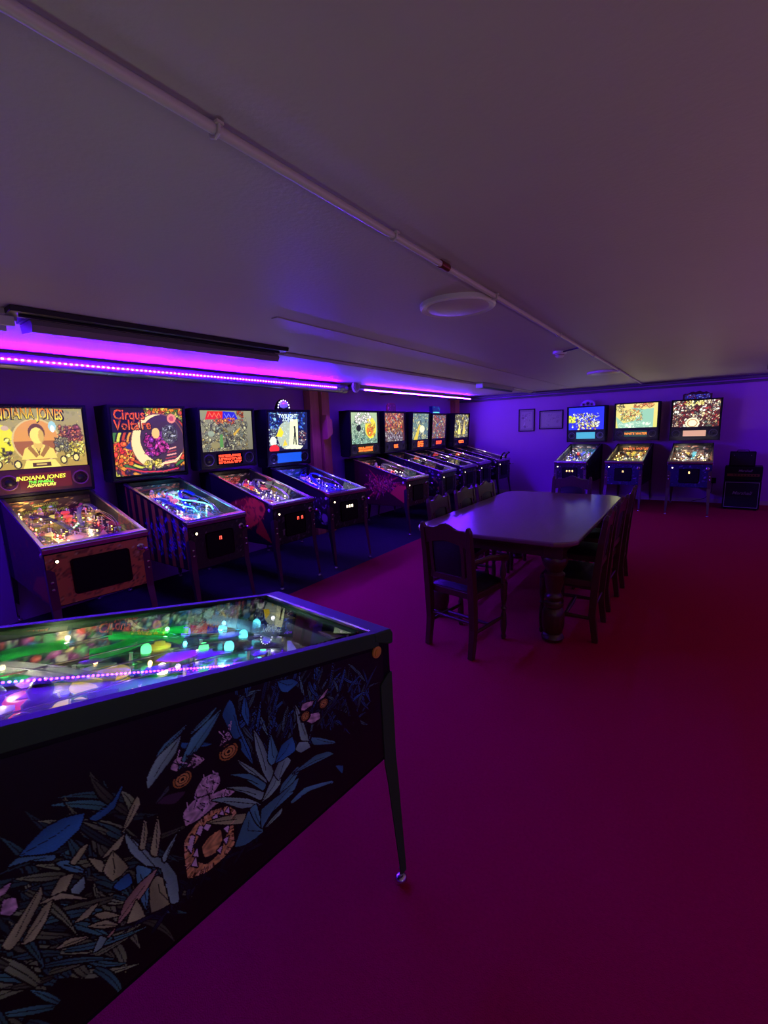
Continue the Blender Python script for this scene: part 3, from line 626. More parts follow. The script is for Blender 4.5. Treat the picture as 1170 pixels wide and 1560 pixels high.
def bg_art(kind,asp,W,H):
    big=lambda bg,seed,grad=None: CV(W,H,asp,bg,seed,grad)
    if kind=='sepia':
        c=big((170,140,60),1,(150,140,90)); c.busy([(190,160,70),(120,110,60),(90,90,70)],60,.02,.07,None,.35,False)
        c.ell(.12,.48,.2,.26,(215,205,40)); c.busy([(30,25,30),(230,220,90),(80,60,50)],16,.02,.05,(0,.1,.24,.5))
        c.ell(.60,.46,.335,.375,(200,175,110)); c.ell(.60,.46,.31,.35,(205,140,62)); m=(c.Y<.46)&(((c.X-.60)/.31)**2+((c.Y-.46)/.35)**2<1)
        c.put(m,(150,88,44)); c.poly([(.36,.16),(.42,.34),(.54,.40),(.68,.40),(.82,.32),(.86,.16)],(222,196,92)); c.poly([(.55,.50),(.55,.36),(.61,.30),(.67,.36),(.67,.50)],(206,170,78)); c.ell(.61,.60,.115,.15,(96,60,34)); c.ell(.61,.55,.095,.135,(232,206,98)); c.ell(.67,.54,.04,.11,(188,146,66),0,.8); c.poly([(.57,.36),(.61,.28),(.64,.36),(.61,.2)],(110,70,36)); c.poly([(.50,.40),(.60,.22),(.56,.18),(.46,.34)],(150,104,48)); c.poly([(.72,.40),(.62,.22),(.66,.18),(.77,.34)],(150,104,48))
        c.poly([(.42,.14),(.82,.14),(.90,.0),(.36,.0)],(225,205,100)); c.poly([(.50,.10),(.76,.10),(.76,.03),(.50,.03)],(70,40,30)); c.poly([(.55,.08),(.70,.08),(.70,.05),(.55,.05)],(200,170,90))
        c.busy([(160,80,50),(190,110,60),(120,60,60)],40,.02,.06,(.93,.42,1.26,.70)); c.busy([(225,200,60),(240,225,110),(150,130,60)],30,.02,.06,(1.0,.16,1.26,.42)); c.busy([(130,120,80),(90,90,80),(180,170,110)],30,.02,.05,(.86,.28,1.05,.5))
        c.ell(.84,.70,.055,.09,(150,190,190)); c.ell(.84,.66,.03,.06,(220,230,225)); c.ell(.20,.68,.05,.04,(190,160,130))
        for x,y in((.30,.08),(.95,.12),(1.14,.15),(.05,.1)): c.ell(x,y,.055,.075,(40,34,26)); c.ell(x,y,.035,.052,(228,206,120))
    elif kind=='circus':
        c=big((30,20,30),2)
        for i in range(9): c.ell(.62,.52,1.0-.07*i,.78-.055*i,[(220,140,40),(60,110,50),(200,200,70),(180,60,30)][i%4],.2,1,.93)
        c.busy([(240,120,30),(90,120,50),(220,190,60),(200,60,40)],60,.02,.06,(.3,.78,1.1,1.0)); c.busy([(240,90,30),(250,160,50),(220,50,40)],60,.02,.07,(0,.18,.25,.5)); c.busy([(240,110,40),(210,60,40),(250,180,80)],50,.02,.06,(.86,.2,1.12,.6))
        c.poly([(.16,.42),(.34,.62),(.36,.5),(.28,.36)],(30,50,120)); c.poly([(0,.64),(0,1),(.46,1),(.50,.84),(.40,.64)],(22,16,36))
        c.ell(.66,.48,.42,.44,(236,205,150)); c.ell(.74,.53,.36,.37,(60,40,60)); c.ell(.66,.48,.42,.44,(120,70,60),0,1,.965)
        c.busy([(150,30,110),(200,60,150),(120,40,140)],46,.02,.07,(.46,.3,.8,.62)); c.ell(.62,.62,.06,.08,(225,180,110)); c.ell(.84,.60,.13,.15,(80,74,84)); c.busy([(150,150,160),(60,55,60),(110,110,100)],26,.02,.04,(.74,.5,.94,.72))
        c.ell(.88,.84,.07,.07,(225,130,110)); c.ell(.88,.84,.04,.04,(180,70,90)); c.busy([(230,200,60),(160,140,60),(250,230,130)],22,.02,.05,(.44,.10,.66,.2)); 
        for i in range(6): c.line((.72+.02*i,.12+.05*i),(.92,.14+.05*i),.022,(225,150,140) if i%2 else (150,50,60))
        c.busy([(20,10,30),(60,20,60),(30,20,60)],26,.03,.08,(0,0,1.1,.10)); c.pline([(.15,.12),(.4,.04),(.7,.02),(.95,.05)],.02,(200,40,60))
    elif kind=='montage':
        c=big((120,116,92),3,(150,150,120)); c.busy([(180,176,130),(96,92,70),(200,190,140),(120,130,110),(150,130,60),(70,66,56)],150,.02,.07,(0,0,1.3,.78))
        c.poly([(.12,.78),(.2,.98),(.66,.98),(.6,.80)],(225,40,30)); c.poly([(.62,.98),(.95,.96),(1.04,.80),(.84,.72),(.6,.80)],(40,40,215)); c.pline([(.2,.84),(.26,.94),(.32,.84),(.38,.94),(.44,.84),(.5,.94),(.56,.84)],.018,(250,120,90)); c.pline([(.66,.92),(.72,.82),(.78,.92),(.86,.80),(.94,.90)],.018,(130,130,250)); c.busy([(230,90,40),(240,140,60)],24,.02,.05,(.3,.68,.95,.82)); c.busy([(200,90,40),(150,60,40)],14,.02,.05,(1.02,.75,1.22,.98))
        c.poly([(.48,.1),(.5,.42),(.58,.42),(.58,.1)],(90,150,70)); c.poly([(.62,.1),(.68,.36),(.76,.1),(.72,.08),(.68,.24),(.66,.08)],(40,36,34)); c.poly([(.88,.42),(1.08,.58),(1.1,.54),(.92,.36)],(215,170,50)); c.ell(.36,.16,.12,.09,(150,140,90)); c.ell(.26,.44,.09,.07,(150,165,140))
    elif kind=='blueportal':
        c=big((18,22,60),4,(20,30,80)); c.busy([(40,90,220),(30,60,160),(120,180,230),(20,20,60)],60,.02,.07,(0,.55,1.2,1)); c.busy([(160,180,180),(100,120,120),(220,225,220),(60,70,80)],80,.02,.06,(0,.1,.9,.6))
        c.ell(.58,.40,.32,.36,(200,215,190),0,.7); c.poly([(.62,.12),(.68,.8),(.92,.82),(.92,.1)],(232,238,190)); c.poly([(.76,.14),(.80,.5),(.79,.64),(.84,.64),(.85,.5),(.88,.14),(.84,.14),(.825,.4),(.79,.14)],(10,10,14))
        c.poly([(.22,.38),(.36,.62),(.46,.48),(.40,.36)],(250,215,40)); c.poly([(.42,.12),(.50,.3),(.58,.14)],(240,200,60)); c.ell(.13,.26,.10,.12,(220,225,210)); c.ell(.16,.06,.15,.11,(225,40,40)); c.poly([(.45,.05),(.7,.16),(1.1,.10),(1.0,.02)],(230,235,200)); c.busy([(210,200,200),(120,60,60),(80,80,100)],26,.02,.05,(.95,.15,1.2,.5))
    elif kind=='scribble':
        c=big((120,160,140),5,(170,190,150)); c.busy([(90,130,120),(200,225,200),(140,180,150),(60,90,80)],80,.03,.08,(0,0,1.2,.7)); c.ell(.95,.5,.28,.34,(235,215,50)); c.ell(.92,.42,.18,.2,(230,120,40)); c.busy([(250,245,235),(240,235,230)],30,.03,.09,(.22,.66,.95,.98)); c.ell(.35,.5,.12,.1,(20,26,24)); c.busy([(240,220,80),(220,120,50)],18,.03,.07,(.8,.25,1.15,.7))
    elif kind=='fire':
        c=big((90,50,40),6); c.busy([(225,120,50),(240,170,80),(200,60,40),(120,60,50),(200,200,190)],120,.03,.09,(0,.3,1.2,1)); c.busy([(150,140,150),(200,195,190),(80,70,80)],60,.03,.08,(0,0,1.2,.35))
    elif kind=='mist':
        c=big((80,110,110),7,(110,140,140)); c.busy([(130,160,150),(200,205,150),(70,90,90),(235,225,140)],90,.03,.08); c.poly([(.1,.0),(.5,.6),(.6,.55),(.4,0)],(215,190,60)); c.ell(.75,.4,.2,.14,(225,225,190))
    elif kind=='posters':
        c=big((110,70,60),8); c.busy([(220,150,60),(200,80,70),(120,140,190),(235,215,130),(90,70,60),(60,150,160)],110,.03,.08)
    elif kind=='steel':
        c=big((80,80,50),9); c.busy([(210,190,70),(235,225,150),(110,90,40),(60,60,70),(160,170,170)],100,.03,.09)
        c.poly([(.3,.15),(.42,.8),(.54,.15)],(240,225,120)); c.poly([(.7,.15),(.8,.8),(.95,.15)],(225,205,90))
    elif kind=='bluesky':
        c=big((30,40,210),10,(30,40,225)); c.busy([(230,235,230),(190,200,120),(140,120,140),(210,215,210),(90,70,70)],80,.03,.08,(.15,.1,1.3,.72)); c.busy([(225,235,60),(200,210,40)],20,.04,.09,(.0,.35,.26,.6)); c.busy([(120,60,50),(230,225,120)],22,.03,.07,(.4,.0,1.2,.3))
    elif kind=='river':
        c=big((190,190,100),11,(215,190,110)); c.poly([(.5,.85),(1.05,.75),(1.4,.78),(1.4,.0),(.1,.0),(.0,.5),(.3,.2),(.7,.3),(.95,.6)],(130,175,150)); c.busy([(220,150,70),(235,215,110),(120,150,90),(200,120,60),(240,235,180)],70,.02,.06,(.2,.3,1.0,.75)); c.busy([(225,150,80),(200,110,60),(235,190,110)],26,.04,.09,(.7,.85,1.35,1)); c.busy([(180,205,180),(220,230,200)],24,.04,.1,(.1,.0,1.35,.22),.6,False); c.busy([(70,60,40),(230,220,120)],18,.03,.06,(0,.7,.3,1))
    elif kind=='festival':
        c=big((60,26,20),12); c.busy([(235,215,180),(140,40,34),(240,235,215),(90,30,26),(200,170,120),(60,70,60)],170,.025,.075); c.ell(.66,.15,.22,.2,(232,214,170)); c.ell(.66,.15,.17,.15,(150,110,80),0,1,.8); c.busy([(235,205,90),(250,235,150)],16,.04,.07,(.4,.82,1.0,.97))
    return c
PFPAL={'warm':[(230,180,70),(200,120,50),(120,90,60),(240,220,150),(160,50,40),(90,110,60)],
 'gold':[(225,180,80),(160,110,50),(110,100,60),(240,215,120),(170,60,40),(60,60,50)],
 'circus':[(210,120,110),(150,170,180),(220,190,120),(90,80,110),(50,120,170),(200,90,60)],
 'blue':[(60,60,220),(120,90,220),(40,40,120),(200,170,240),(90,140,230)],
 'mixed':[(200,170,150),(120,120,130),(220,210,190),(160,70,60),(90,100,80),(60,60,70)],
 'green':[(60,130,70),(40,80,60),(150,140,90),(90,110,130),(40,44,60),(120,70,110)],
 'bright':[(240,230,210),(150,60,50),(220,190,130),(70,60,60),(200,120,90),(90,170,160)]}
BULBC={'warm':(1,.62,.22),'white':(1,.85,.62),'cyan':(.12,.85,1),'blue':(.12,.12,1),'violet':(.5,.15,1),'red':(1,.06,.04),'green':(.1,1,.25),'yellow':(1,.75,.1),'pink':(1,.2,.5)}
MESH={}
def shared(key,fn):
    if key not in MESH: MESH[key]=fn()
    return MESH[key]
def playfield_detail(pf,w,L,cfg,seed,depth):
    r=random.Random(seed); hw=w/2-.03; near=cfg.get('near'); pal=PFPAL[cfg['pf']]; full=cfg.get('detail',1)
    W,H=(150,300) if near else ((96,150) if full>1 else (56,84) if full==1 else (34,50)); asp=2*hw/L
    c=CV(W,H,1,tuple(v*.45 for v in pal[2]),seed); c.busy(pal,int(90*full+60)+(160 if near else 0),.015,.05)
    for i in range(7): a=(r.uniform(.15,.85),r.uniform(.25,.7)); c.pline([a,(a[0]+r.uniform(-.12,.12),a[1]+.12),(a[0]+r.uniform(-.2,.2),a[1]+.26)],.02,r.choice(pal))
    c.ell(.45,.30,.11,.07,pal[0]); c.ell(.45,.30,.07,.045,pal[3])
    me=c.mesh('art',m_pf,2*hw,L,'xy'); me.materials.clear(); me.materials.append(m_pf)
    link('printed_surface',me,pf,loc=(0,0,.001))
    # apron with two cards
    ap=MB().prism([(0,-.01),(.0,.035),(.075,.05),(.085,-.0)],-hw,hw,0).build('apron',m_black,pf)
    if full>=1:
        for s in(-1,1):
            cc=MB().box((s*hw*.52,.036,.046),(hw*.36,.05,.002),Matrix.Rotation(.2,3,'X')).build('instruction_card',mat('card_yellow' if near else 'card_white',(210,190,70) if near else (200,195,180),.5),pf)
    # flippers
    def flip():
        b=MB(); n=10; pts=[]
        for i in range(n+1): a=PI/2+PI*i/n; pts.append((.013*math.cos(a),.013*math.sin(a)))
        for i in range(n+1): a=-PI/2+PI*i/n; pts.append((.075+.006*math.cos(a),.006*math.sin(a)))
        return b.prism(pts,.008,.024,2).mesh('flipper',m_white)
    fm=shared('flip',flip)
    link('flipper',fm,pf,loc=(-hw*.42,.17,.0),rot=(0,0,-.5)); link('flipper',fm,pf,loc=(hw*.30,.17,.0),rot=(0,0,PI+.5))
    # slingshots and plastics
    for s,x in((-1,-hw*.60),(1,hw*.48)):
        MB().prism([(x,.20),(x+s*.012,.33),(x-s*.055,.22)][:3],.020,.026,2).build('slingshot',mat('plastic_'+cfg['pf'],pal[0],.25),pf)
    npl=10 if near else int(3+4*full)
    for i in range(npl):
        x=r.choice((-1,1))*r.uniform(.45,.85)*hw; y=r.uniform(.35,.93)*L; q=[]; k=r.uniform(.03,.06); nn=r.randint(4,6); a0=r.uniform(0,6)
        for j in range(nn): a=a0+2*PI*j/nn; rr=k*r.uniform(.6,1.1); q.append((x+rr*math.cos(a),min(L-.02,y+rr*1.3*math.sin(a))))
        z=r.uniform(.022,.04); q=[(max(-hw+.004,min(hw-.004,a)),b_) for a,b_ in q]
        MB().prism(q,z,z+.003,2).build('plastic',mat('plastic_%s_%d'%(cfg['pf'],i%5),pal[i%len(pal)],.2),pf)
    # pop bumpers
    def bump(col):
        def f():
            return MB().lathe([(.020,0),(.024,.004),(.015,.012),(.015,.028),(.031,.034),(.033,.040),(.028,.047),(.012,.051),(.002,.052)],18).mesh('pop_bumper',emat('bumper_'+col,BULBC[col],cfg.get('bump_e',.9)),True)
        return shared(('bump',col),f)
    cx,cy=cfg.get('bumps',(.1*hw,.68*L)); 
    for i,(dx,dy) in enumerate(((0,0),(-.085,.05),(.01,.11))):
        if abs(cx+dx)<hw-.03: link('pop_bumper',bump(cfg['bumpc'][i%len(cfg['bumpc'])]),pf,loc=(cx+dx,cy+dy,0))
    # ramps
    def ramp(pts,name='ramp',m=None,wd=.016):
        sec=[(-1,0),(-1,.9),(-.9,.9),(-.9,.1),(.9,.1),(.9,.9),(1,.9),(1,0)]
        MB().tube(pts,wd,8,sec=sec).build(name,m,pf)
    gm=mat('ramp_'+cfg.get('ramp','clear'),{'clear':(125,125,120),'green':(30,190,60),'yellow':(210,180,60),'blue':(60,90,220),'red':(200,40,40)}[cfg.get('ramp','clear')],.12,trans=.4)
    def bez(a,b,c_,d,n=9): 
        o=[]
        for i in range(n+1): t=i/n; o.append(tuple((1-t)**3*p+3*t*(1-t)**2*q+3*t*t*(1-t)*s_+t**3*e for p,q,s_,e in zip(a,b,c_,d)))
        return o
    dz=depth-.035
    ramp(bez((-.02,.45*L,.004),(-.05,.6*L,.02),(-hw*.5,.75*L,dz*.7),(-hw*.75,.62*L,dz*.8)),m=gm)
    ramp(bez((hw*.25,.5*L,.004),(hw*.3,.75*L,.03),(hw*.75,.95*L,dz),(hw*.72,.62*L,dz*.8)),m=gm)
    for s in(-1,1):
        p=bez((s*hw*.75,.62*L,dz*.8),(s*hw*.98,.45*L,dz*.7),(s*hw*.9,.36*L,dz*.5),(s*hw*.82,.26*L,.03))
        b=MB()
        for o in(-.009,.009): b.tube([(a+o,y,z) for a,y,z in p],.0018,5)
        b.build('wire_ramp',m_chrome,pf,True)
    # back panel of the playfield
    c=CV(40,14,2,(40,30,30),seed+3); c.busy(pal,40,.05,.16); link('back_panel',c.mesh('art',m_print,2*hw,min(.11,depth)),pf,loc=(0,L-.005,0))
    if near:
        for s in(-1,1):
            c=CV(150,18,12,(40,44,60),seed+7*s); c.busy([(170,160,110),(120,60,110),(60,110,150),(190,190,170),(200,90,80),(70,130,80)],260,.05,.35); me=c.mesh('side_reflection_art',m_pf,L*.92,.085); link('side_reflection_art',me,pf,loc=(s*(hw-.006),L*.5,.004),rot=(0,0,PI/2 if s<0 else -PI/2))  # collage on the inner sides paints in the look of reflected backglasses
        gp=mat('clear_green_plastic',(40,235,90),.1,em=(.02,.8,.12),es=.05,trans=.3); cp=mat('clear_plastic',(190,200,215),.06,trans=.6); yp=mat('yellow_plastic',(245,210,70),.15,em=(1,.7,.1),es=.3)  # slight emission makes the green and yellow plastic look lit
        for a_,b_,wd,z,m in(((.20,.34),(.12,.62),.018,.05,gp),((.10,.40),(.20,.55),.014,.062,gp),((-.05,.62),(.16,.80),.016,.055,cp),((-.22,.35),(-.18,.80),.018,.05,cp),((.0,.15),(.22,.26),.02,.045,cp)):
            q=bez((a_[0],a_[1],z*.7),(a_[0]+.04,(a_[1]*2+b_[1])/3,z),(b_[0]-.04,(a_[1]+2*b_[1])/3,z),(b_[0],b_[1],z),14); ramp(q,m=m,wd=wd)
        for x,y,z,k in((.02,.60,.03,.045),(-.10,.72,.03,.04),(.12,.88,.03,.05),(.20,.42,.03,.03)):
            MB().lathe([(k*.8,0),(k,.006),(k,.010),(k*.5,.014),(k*.45,.03),(k*.9,.034),(k*.86,.042),(.01,.046)],24,(x,y,z-.03)).build('pop_bumper',yp,pf,True)
        for x,y,col in((.15,.13,'cyan'),(.17,.24,'cyan'),(.08,.22,'cyan'),(.21,.34,'blue'),(.05,.36,'green'),(.14,.48,'green'),(-.02,.50,'white'),(-.12,.60,'yellow'),(-.17,.45,'pink'),(.02,.30,'cyan')):
            MB().lathe([(.012,0),(.014,.008),(.012,.018),(.006,.024),(.001,.026)],12,(x,y,.022)).build('flasher_dome',emat('dome_'+col,BULBC[col],4.5),pf,True)
        for i in range(34):
            x,y=r.uniform(-.24,.24),r.uniform(.16,.98)*L; q=[]; k=r.uniform(.015,.038); a0=r.uniform(0,6); z=r.uniform(.03,.062)
            for j in range(5): a=a0+2*PI*j/5; q.append((max(-hw+.01,min(hw-.01,x+k*r.uniform(.5,1.1)*math.cos(a))),min(L-.02,y+k*1.5*r.uniform(.5,1.1)*math.sin(a))))
            c=r.choice(((200,180,110),(120,90,160),(90,150,110),(200,200,205),(60,110,170),(190,90,90))); MB().prism(q,z,z+.0025,2).build('plastic',mat('near_plastic_%d_%d_%d'%c,c,.12),pf)
        for k in range(5):
            x=-.2+.1*k; MB().tube(bez((x,.2,.04),(x+.08,.45,.065),(x-.10,.7,.07),(x+.03,.98*L,.06),16),.0022,6).build('wire_form',m_chrome,pf,True)
    # inserts, bulbs
    n=34 if near else int(12+10*full)
    disc=lambda k: shared(('ins',k,cfg.get('ins_e',3)),lambda: MB().lathe([(.009,0),(.008,.0018)],12).mesh('insert_light',emat('insert_%s_%s'%(k,cfg.get('ins_e',3)),BULBC[k],cfg.get('ins_e',3))))
    for i in range(n):
        a=i/n; x=hw*.6*math.sin(i*2.4)*(.35+.65*((i*.37)%1)); y=.20+ (L*.62)*((i*.618)%1)
        link('insert_light',disc(cfg['ins'][i%len(cfg['ins'])]),pf,loc=(x,y,.0015))
    bulb=lambda k: shared(('bulb',k),lambda: MB().lathe([(.002,0),(.005,.004),(.006,.008),(.004,.013),(.001,.015)],8).mesh('bulb',emat('bulb_'+k,BULBC[k],10),True))
    for i in range(24 if near else int(8+8*full)):
        s=r.choice((-1,1)); x=s*hw*r.uniform(.25,.92); y=r.uniform(.3,.97)*L
        link('bulb',bulb(r.choice(cfg['gi'])),pf,loc=(x,y,r.uniform(.0,.03)))
    # posts, targets
    b=MB(); k=MB()
    for i in range(int(16+14*full)): x,y=hw*r.uniform(-.92,.92),r.uniform(.2,.97)*L; b.lathe([(.005,0),(.004,.022),(.006,.026)],6,(x,y,0))
    tag(b.build('rubber_posts',m_white,pf),kind='stuff')
    tm=shared(('tgt',cfg['pf']),lambda: MB().box((0,0,.016),(.022,.004,.026)).mesh('target',mat('target_'+cfg['pf'],pal[3],.3)))
    for i in range(6): link('target',tm,pf,loc=(-hw*.55+.026*i,L*.60+.01*math.sin(i*2),0),rot=(0,0,.2*math.sin(i)))
    # toys near the back
    for i in range(3 if full<2 else 6):
        x=hw*r.uniform(-.8,.8); y=r.uniform(.70,.96)*L; k=r.uniform(.02,.032); h_=min(depth-.01,r.uniform(.05,.10))
        MB().lathe([(k*.6,0),(k*.9,h_*.25),(k,h_*.5),(k*.6,h_*.62),(k*.75,h_*.78),(k*.4,h_*.95),(.002,h_)],9,(x,y,0)).build('toy_figure',mat('toy_%s_%d'%(cfg['pf'],i%4),tuple(min(255,v*1.0) for v in pal[(i+1)%len(pal)]),.3),pf,True)
def machine(dims,label,cfg,seed):
    x,y,a,hf,hr,hb,ht,lean,lr,w,bw=dims; near=cfg.get('near'); full=cfg.get('detail',1)
    t=thing('pinball_machine',label,'pinball machine',(x,y,0),a,'pinball machines'); hw=w/2; bd=.20
    zb0=cfg.get('zb',hf-.41); zb1=cfg.get('zb1',zb0-.02); LT=lr+bd
    zt=lambda v: hf-.006+(hr-hf)*min(v,lr)/lr; zbf=lambda v: zb0+(zb1-zb0)*v/LT
    b=MB(); side=[(0,zb0),(0,hf-.006),(lr,hr-.006),(LT,hr-.006),(LT,zb1)]
    for s in(-1,1): b.prism(side,s*(hw-.018),s*hw,0)
    b.bb((-hw+.018,0,zb0),(hw-.018,.018,hf-.02)); b.bb((-hw+.018,LT-.018,zb1),(hw-.018,LT,hr-.006)); b.prism([(.018,zb0),(LT-.018,zb1),(LT-.018,zb1+.015),(.018,zb0+.015)],-hw+.018,hw-.018,0)
    b.bb((-hw+.018,lr,hr-.025),(hw-.018,LT-.018,hr-.006)); b.bb((-hw+.018,lr,hr-.20),(hw-.018,lr+.012,hr-.025))
    b.build('cabinet',m_black,t)
    railm=m_green if near else m_chrome
    for s in(-1,1):
        x0,x1=s*(hw-.020),s*(hw+.005); rh=.040 if near else .016
        MB().prism([(.045,hf-rh+(hr-hf)*.045/lr),(.045,hf+.003+(hr-hf)*.045/lr),(lr,hr+.003),(lr,hr-rh)],x0,x1,0).build('side_rail',railm,t,bevel=.002)
    lb=MB().prism([(-.012,hf-.040),(-.014,hf-.008),(-.006,hf+.006),(.05,hf+.013),(.062,hf+.012),(.062,hf-.012),(.0,hf-.040)],-hw-.008,hw+.008,0).build('lockbar',m_green if near else m_chrome,t,bevel=.004)
    if near:
        MB().prism([(.048,hf+.0125),(.064,hf+.016),(.064,hf+.008)],-hw+.02,hw-.02,0).build('lockbar_lip',m_chrome,t)
    MB().prism([(.06,hf+.004),(.06,hf+.0065),(lr,hr-.0005),(lr,hr-.003)],-hw+.019,hw-.019,0).build('playfield_glass',m_glass if not near else glassmat('playfield_pane',gain=3.2),t)
    # playfield
    d0=cfg.get('d0',.085); d1=cfg.get('d1',.15); Lp=math.hypot(lr-.06,(hr-d1)-(hf-d0))
    pfo=MB().bb((-hw+.019,0,-.012),(hw-.019,Lp-.002,0)).build('playfield',m_timber,t); pfo.location=(0,.055,hf-d0); pfo.rotation_euler=(math.atan2((hr-d1)-(hf-d0),lr-.06),0,0)
    playfield_detail(pfo,w,Lp,cfg,seed,d1-.01)
    for (ux,vy,dz,col,pw) in cfg['lights']:
        l=bpy.data.lights.new('playfield_lamp','POINT'); l.energy=pw; l.color=col; l.shadow_soft_size=.006
        o=bpy.data.objects.new('playfield_lamp',l); C.objects.link(o); o.parent=t; v=vy*lr; o.location=(ux*hw,v,hf+(hr-hf)*v/lr-dz)
    # printed sides and front
    if near:
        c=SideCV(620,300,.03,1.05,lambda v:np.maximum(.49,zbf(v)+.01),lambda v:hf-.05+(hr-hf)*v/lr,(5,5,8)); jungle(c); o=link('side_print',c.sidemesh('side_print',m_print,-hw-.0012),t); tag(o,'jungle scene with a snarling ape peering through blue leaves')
    elif cfg.get('side'):
        c=SideCV(110 if full>1 else 60,40,.005,lr-.01,lambda v:zbf(v)+.004,lambda v:hf-.024+(hr-hf)*v/lr,cfg.get('sidebg',(14,12,22)),seed); pal_side(c,cfg['side'])
        o=link('side_print',c.sidemesh('side_print',m_print,-hw-.0012),t); link('side_print',c.sidemesh('side_print',m_print,hw+.0012),t)
    fh=hf-.045-zb0
    if not near:
        c=CV(44,32,w/fh,cfg.get('frontbg',(26,22,34)),seed+9); c.busy(cfg.get('frontpal',[(70,60,90),(110,100,110),(40,36,60)]),40,.03,.1,None,.7); link('front_print',c.mesh('front_print',m_print,w-.004,fh-.01),t,loc=(0,-.0015,zb0+.005))
        dw,dh=cfg.get('door',(.27,.23)); zc=zb0+fh*.50; q=[]; R_=.022
        for sx,sz in((1,1),(-1,1),(-1,-1),(1,-1)):
            for i in range(5):
                a0={(1,1):0,(-1,1):PI/2,(-1,-1):PI,(1,-1):1.5*PI}[(sx,sz)]+PI/2*i/4; q.append((sx*(dw/2-R_)+R_*math.cos(a0),zc+sz*(dh/2-R_)+R_*math.sin(a0)))
        cd=MB().prism(q,-.010,.0,1).build('coin_door',m_blackg,t)
        MB().prism([(p[0]*.93,zc+(p[1]-zc)*.92) for p in q],-.013,-.010,1).build('coin_door_panel',m_black,cd)
        for sx in cfg.get('slots',(0,)):
            pl=MB().box((sx,-.014,zc+dh*.22),(.026,.004,.042)).build('coin_slot',m_blackg,cd)
            sl=emat('slot_'+cfg.get('slotc','red'),BULBC[cfg.get('slotc','red')],5)
            b=MB(); xx,zz=sx,zc+dh*.22; b.bb((xx-.010,-.0175,zz-.014),(xx-.006,-.016,zz+.014)).bb((xx+.006,-.0175,zz-.014),(xx+.010,-.016,zz+.014)).bb((xx-.010,-.0175,zz+.012),(xx+.010,-.016,zz+.016)); b.build('slot_light',sl,cd)
        bt=MB().lathe([(.016,0),(.016,-.008),(.013,-.012)],16,(-hw+.065,0,hf-.10),1).build('start_button',m_blackg,t,True)
        MB().lathe([(.010,-.010),(.009,-.0145),(.003,-.016)],14,(-hw+.065,0,hf-.10),1).build('button_light',emat('start_glow',(1,.8,.45),7),bt,True)
    ph=MB().lathe([(.026,0),(.026,-.004),(.014,-.008),(.012,-.05),(.010,-.05)],16,(hw-.055,0,hf-.115),1).build('plunger_housing',m_chrome,t,True)
    MB().lathe([(.004,-.04),(.004,-.085),(.012,-.09),(.015,-.10),(.012,-.112),(.004,-.114)],14,(hw-.055,0,hf-.115),1).build('plunger_rod',m_chrome,ph,True)
    for s in(-1,1):
        fb=MB().lathe([(.0175,0),(.0175,s*.005),(.011,s*.006),(.011,s*.009),(.002,s*.010)],18,(s*hw,.055,hf-.045-(0 if near else .01)),0).build('flipper_button',m_amber if near else m_white,t,True)
    # legs
    zt0=cfg.get('legtop',hf-.17)
    for sy,(vy,fv) in enumerate(((0,-.042),(LT,LT+.035))):
        for s in(-1,1):
            q=-1 if sy==0 else 1; X=s*hw; Y=vy
            outer=lambda o:[(X+s*o,Y+q*o)]
            b=MB(); th=.004; wl=.046
            top=[(X+s*th,Y+q*th),(X+s*th,Y-q*wl),(X,Y-q*wl),(X,Y),(X-s*wl,Y),(X-s*wl,Y+q*th)]
            fx=s*(hw+.0) if not near else s*(hw-.018); fy=fv; wf=.022
            bot=[(fx+s*th,fy+q*th),(fx+s*th,fy-q*wf),(fx,fy-q*wf),(fx,fy),(fx-s*wf,fy),(fx-s*wf,fy+q*th)]
            zm=zt0-.30; k=.25; mid=[tuple(a_*(1-.22)+b_*.22 for a_,b_ in zip(p,r_)) for p,r_ in zip(top,bot)]
            cap=[(X+s*th+(p[0]-X-s*th)*.35,Y+q*th+(p[1]-Y-q*th)*.35) for p in top]
            vs=[(p[0],p[1],zt0+.025) for p in cap]+[(p[0],p[1],zt0) for p in top]+[(p[0],p[1],zt0-.26) for p in top]+[(p[0]*.5+m_[0]*.5,p[1]*.5+m_[1]*.5,zt0-.34) for p,m_ in zip(mid,mid)]+[(p[0],p[1],.035) for p in bot]
            fs=[(i*6+j,i*6+(j+1)%6,(i+1)*6+(j+1)%6,(i+1)*6+j) for i in range(4) for j in range(6)]+[tuple(range(6))[::-1],tuple(range(24,30))]
            lg=b.add(vs,fs).build('leg',m_green if near else m_leg,t)
            MB().lathe([(.005,.045),(.005,.018),(.014,.016),(.020,.010),(.021,.002),(.018,0)],14,(fx-s*.010,fy-q*.010,0)).build('leveller_foot',m_chrome,lg,True)
            for zz in(.065,.115):
                MB().lathe([(.007,0),(.010,q*.004),(.010,q*.012),(.004,q*.016)],10,(X-s*.02,Y+q*.004,zt0-zz),1).build('leg_bolt',m_chrome,lg,True)
    # backbox
    tilt=math.atan2(lean*.8,ht-hb); Hf=math.hypot(lean*.8,ht-hb); F=dict(loc=(0,lr-.0,hb),rot=(tilt,0,0))
    bx=MB().prism([(lr,hb),(lr-lean*.8,ht),(LT+.0,ht),(LT+.0,hb)],-bw/2,bw/2,0).build('backbox',m_black,t)
    def onface(name,me): return link(name,me,t,loc=F['loc'],rot=F['rot'])
    e=.020; b=MB()
    for a_,c_ in(((-bw/2,-.016,0),(-bw/2+e,0,Hf)),((bw/2-e,-.016,0),(bw/2,0,Hf)),((-bw/2+e,-.016,Hf-e),(bw/2-e,0,Hf)),((-bw/2+e,-.016,0),(bw/2-e,0,e))): b.bb(a_,c_)
    onface('bezel',b.mesh('bezel',m_black))
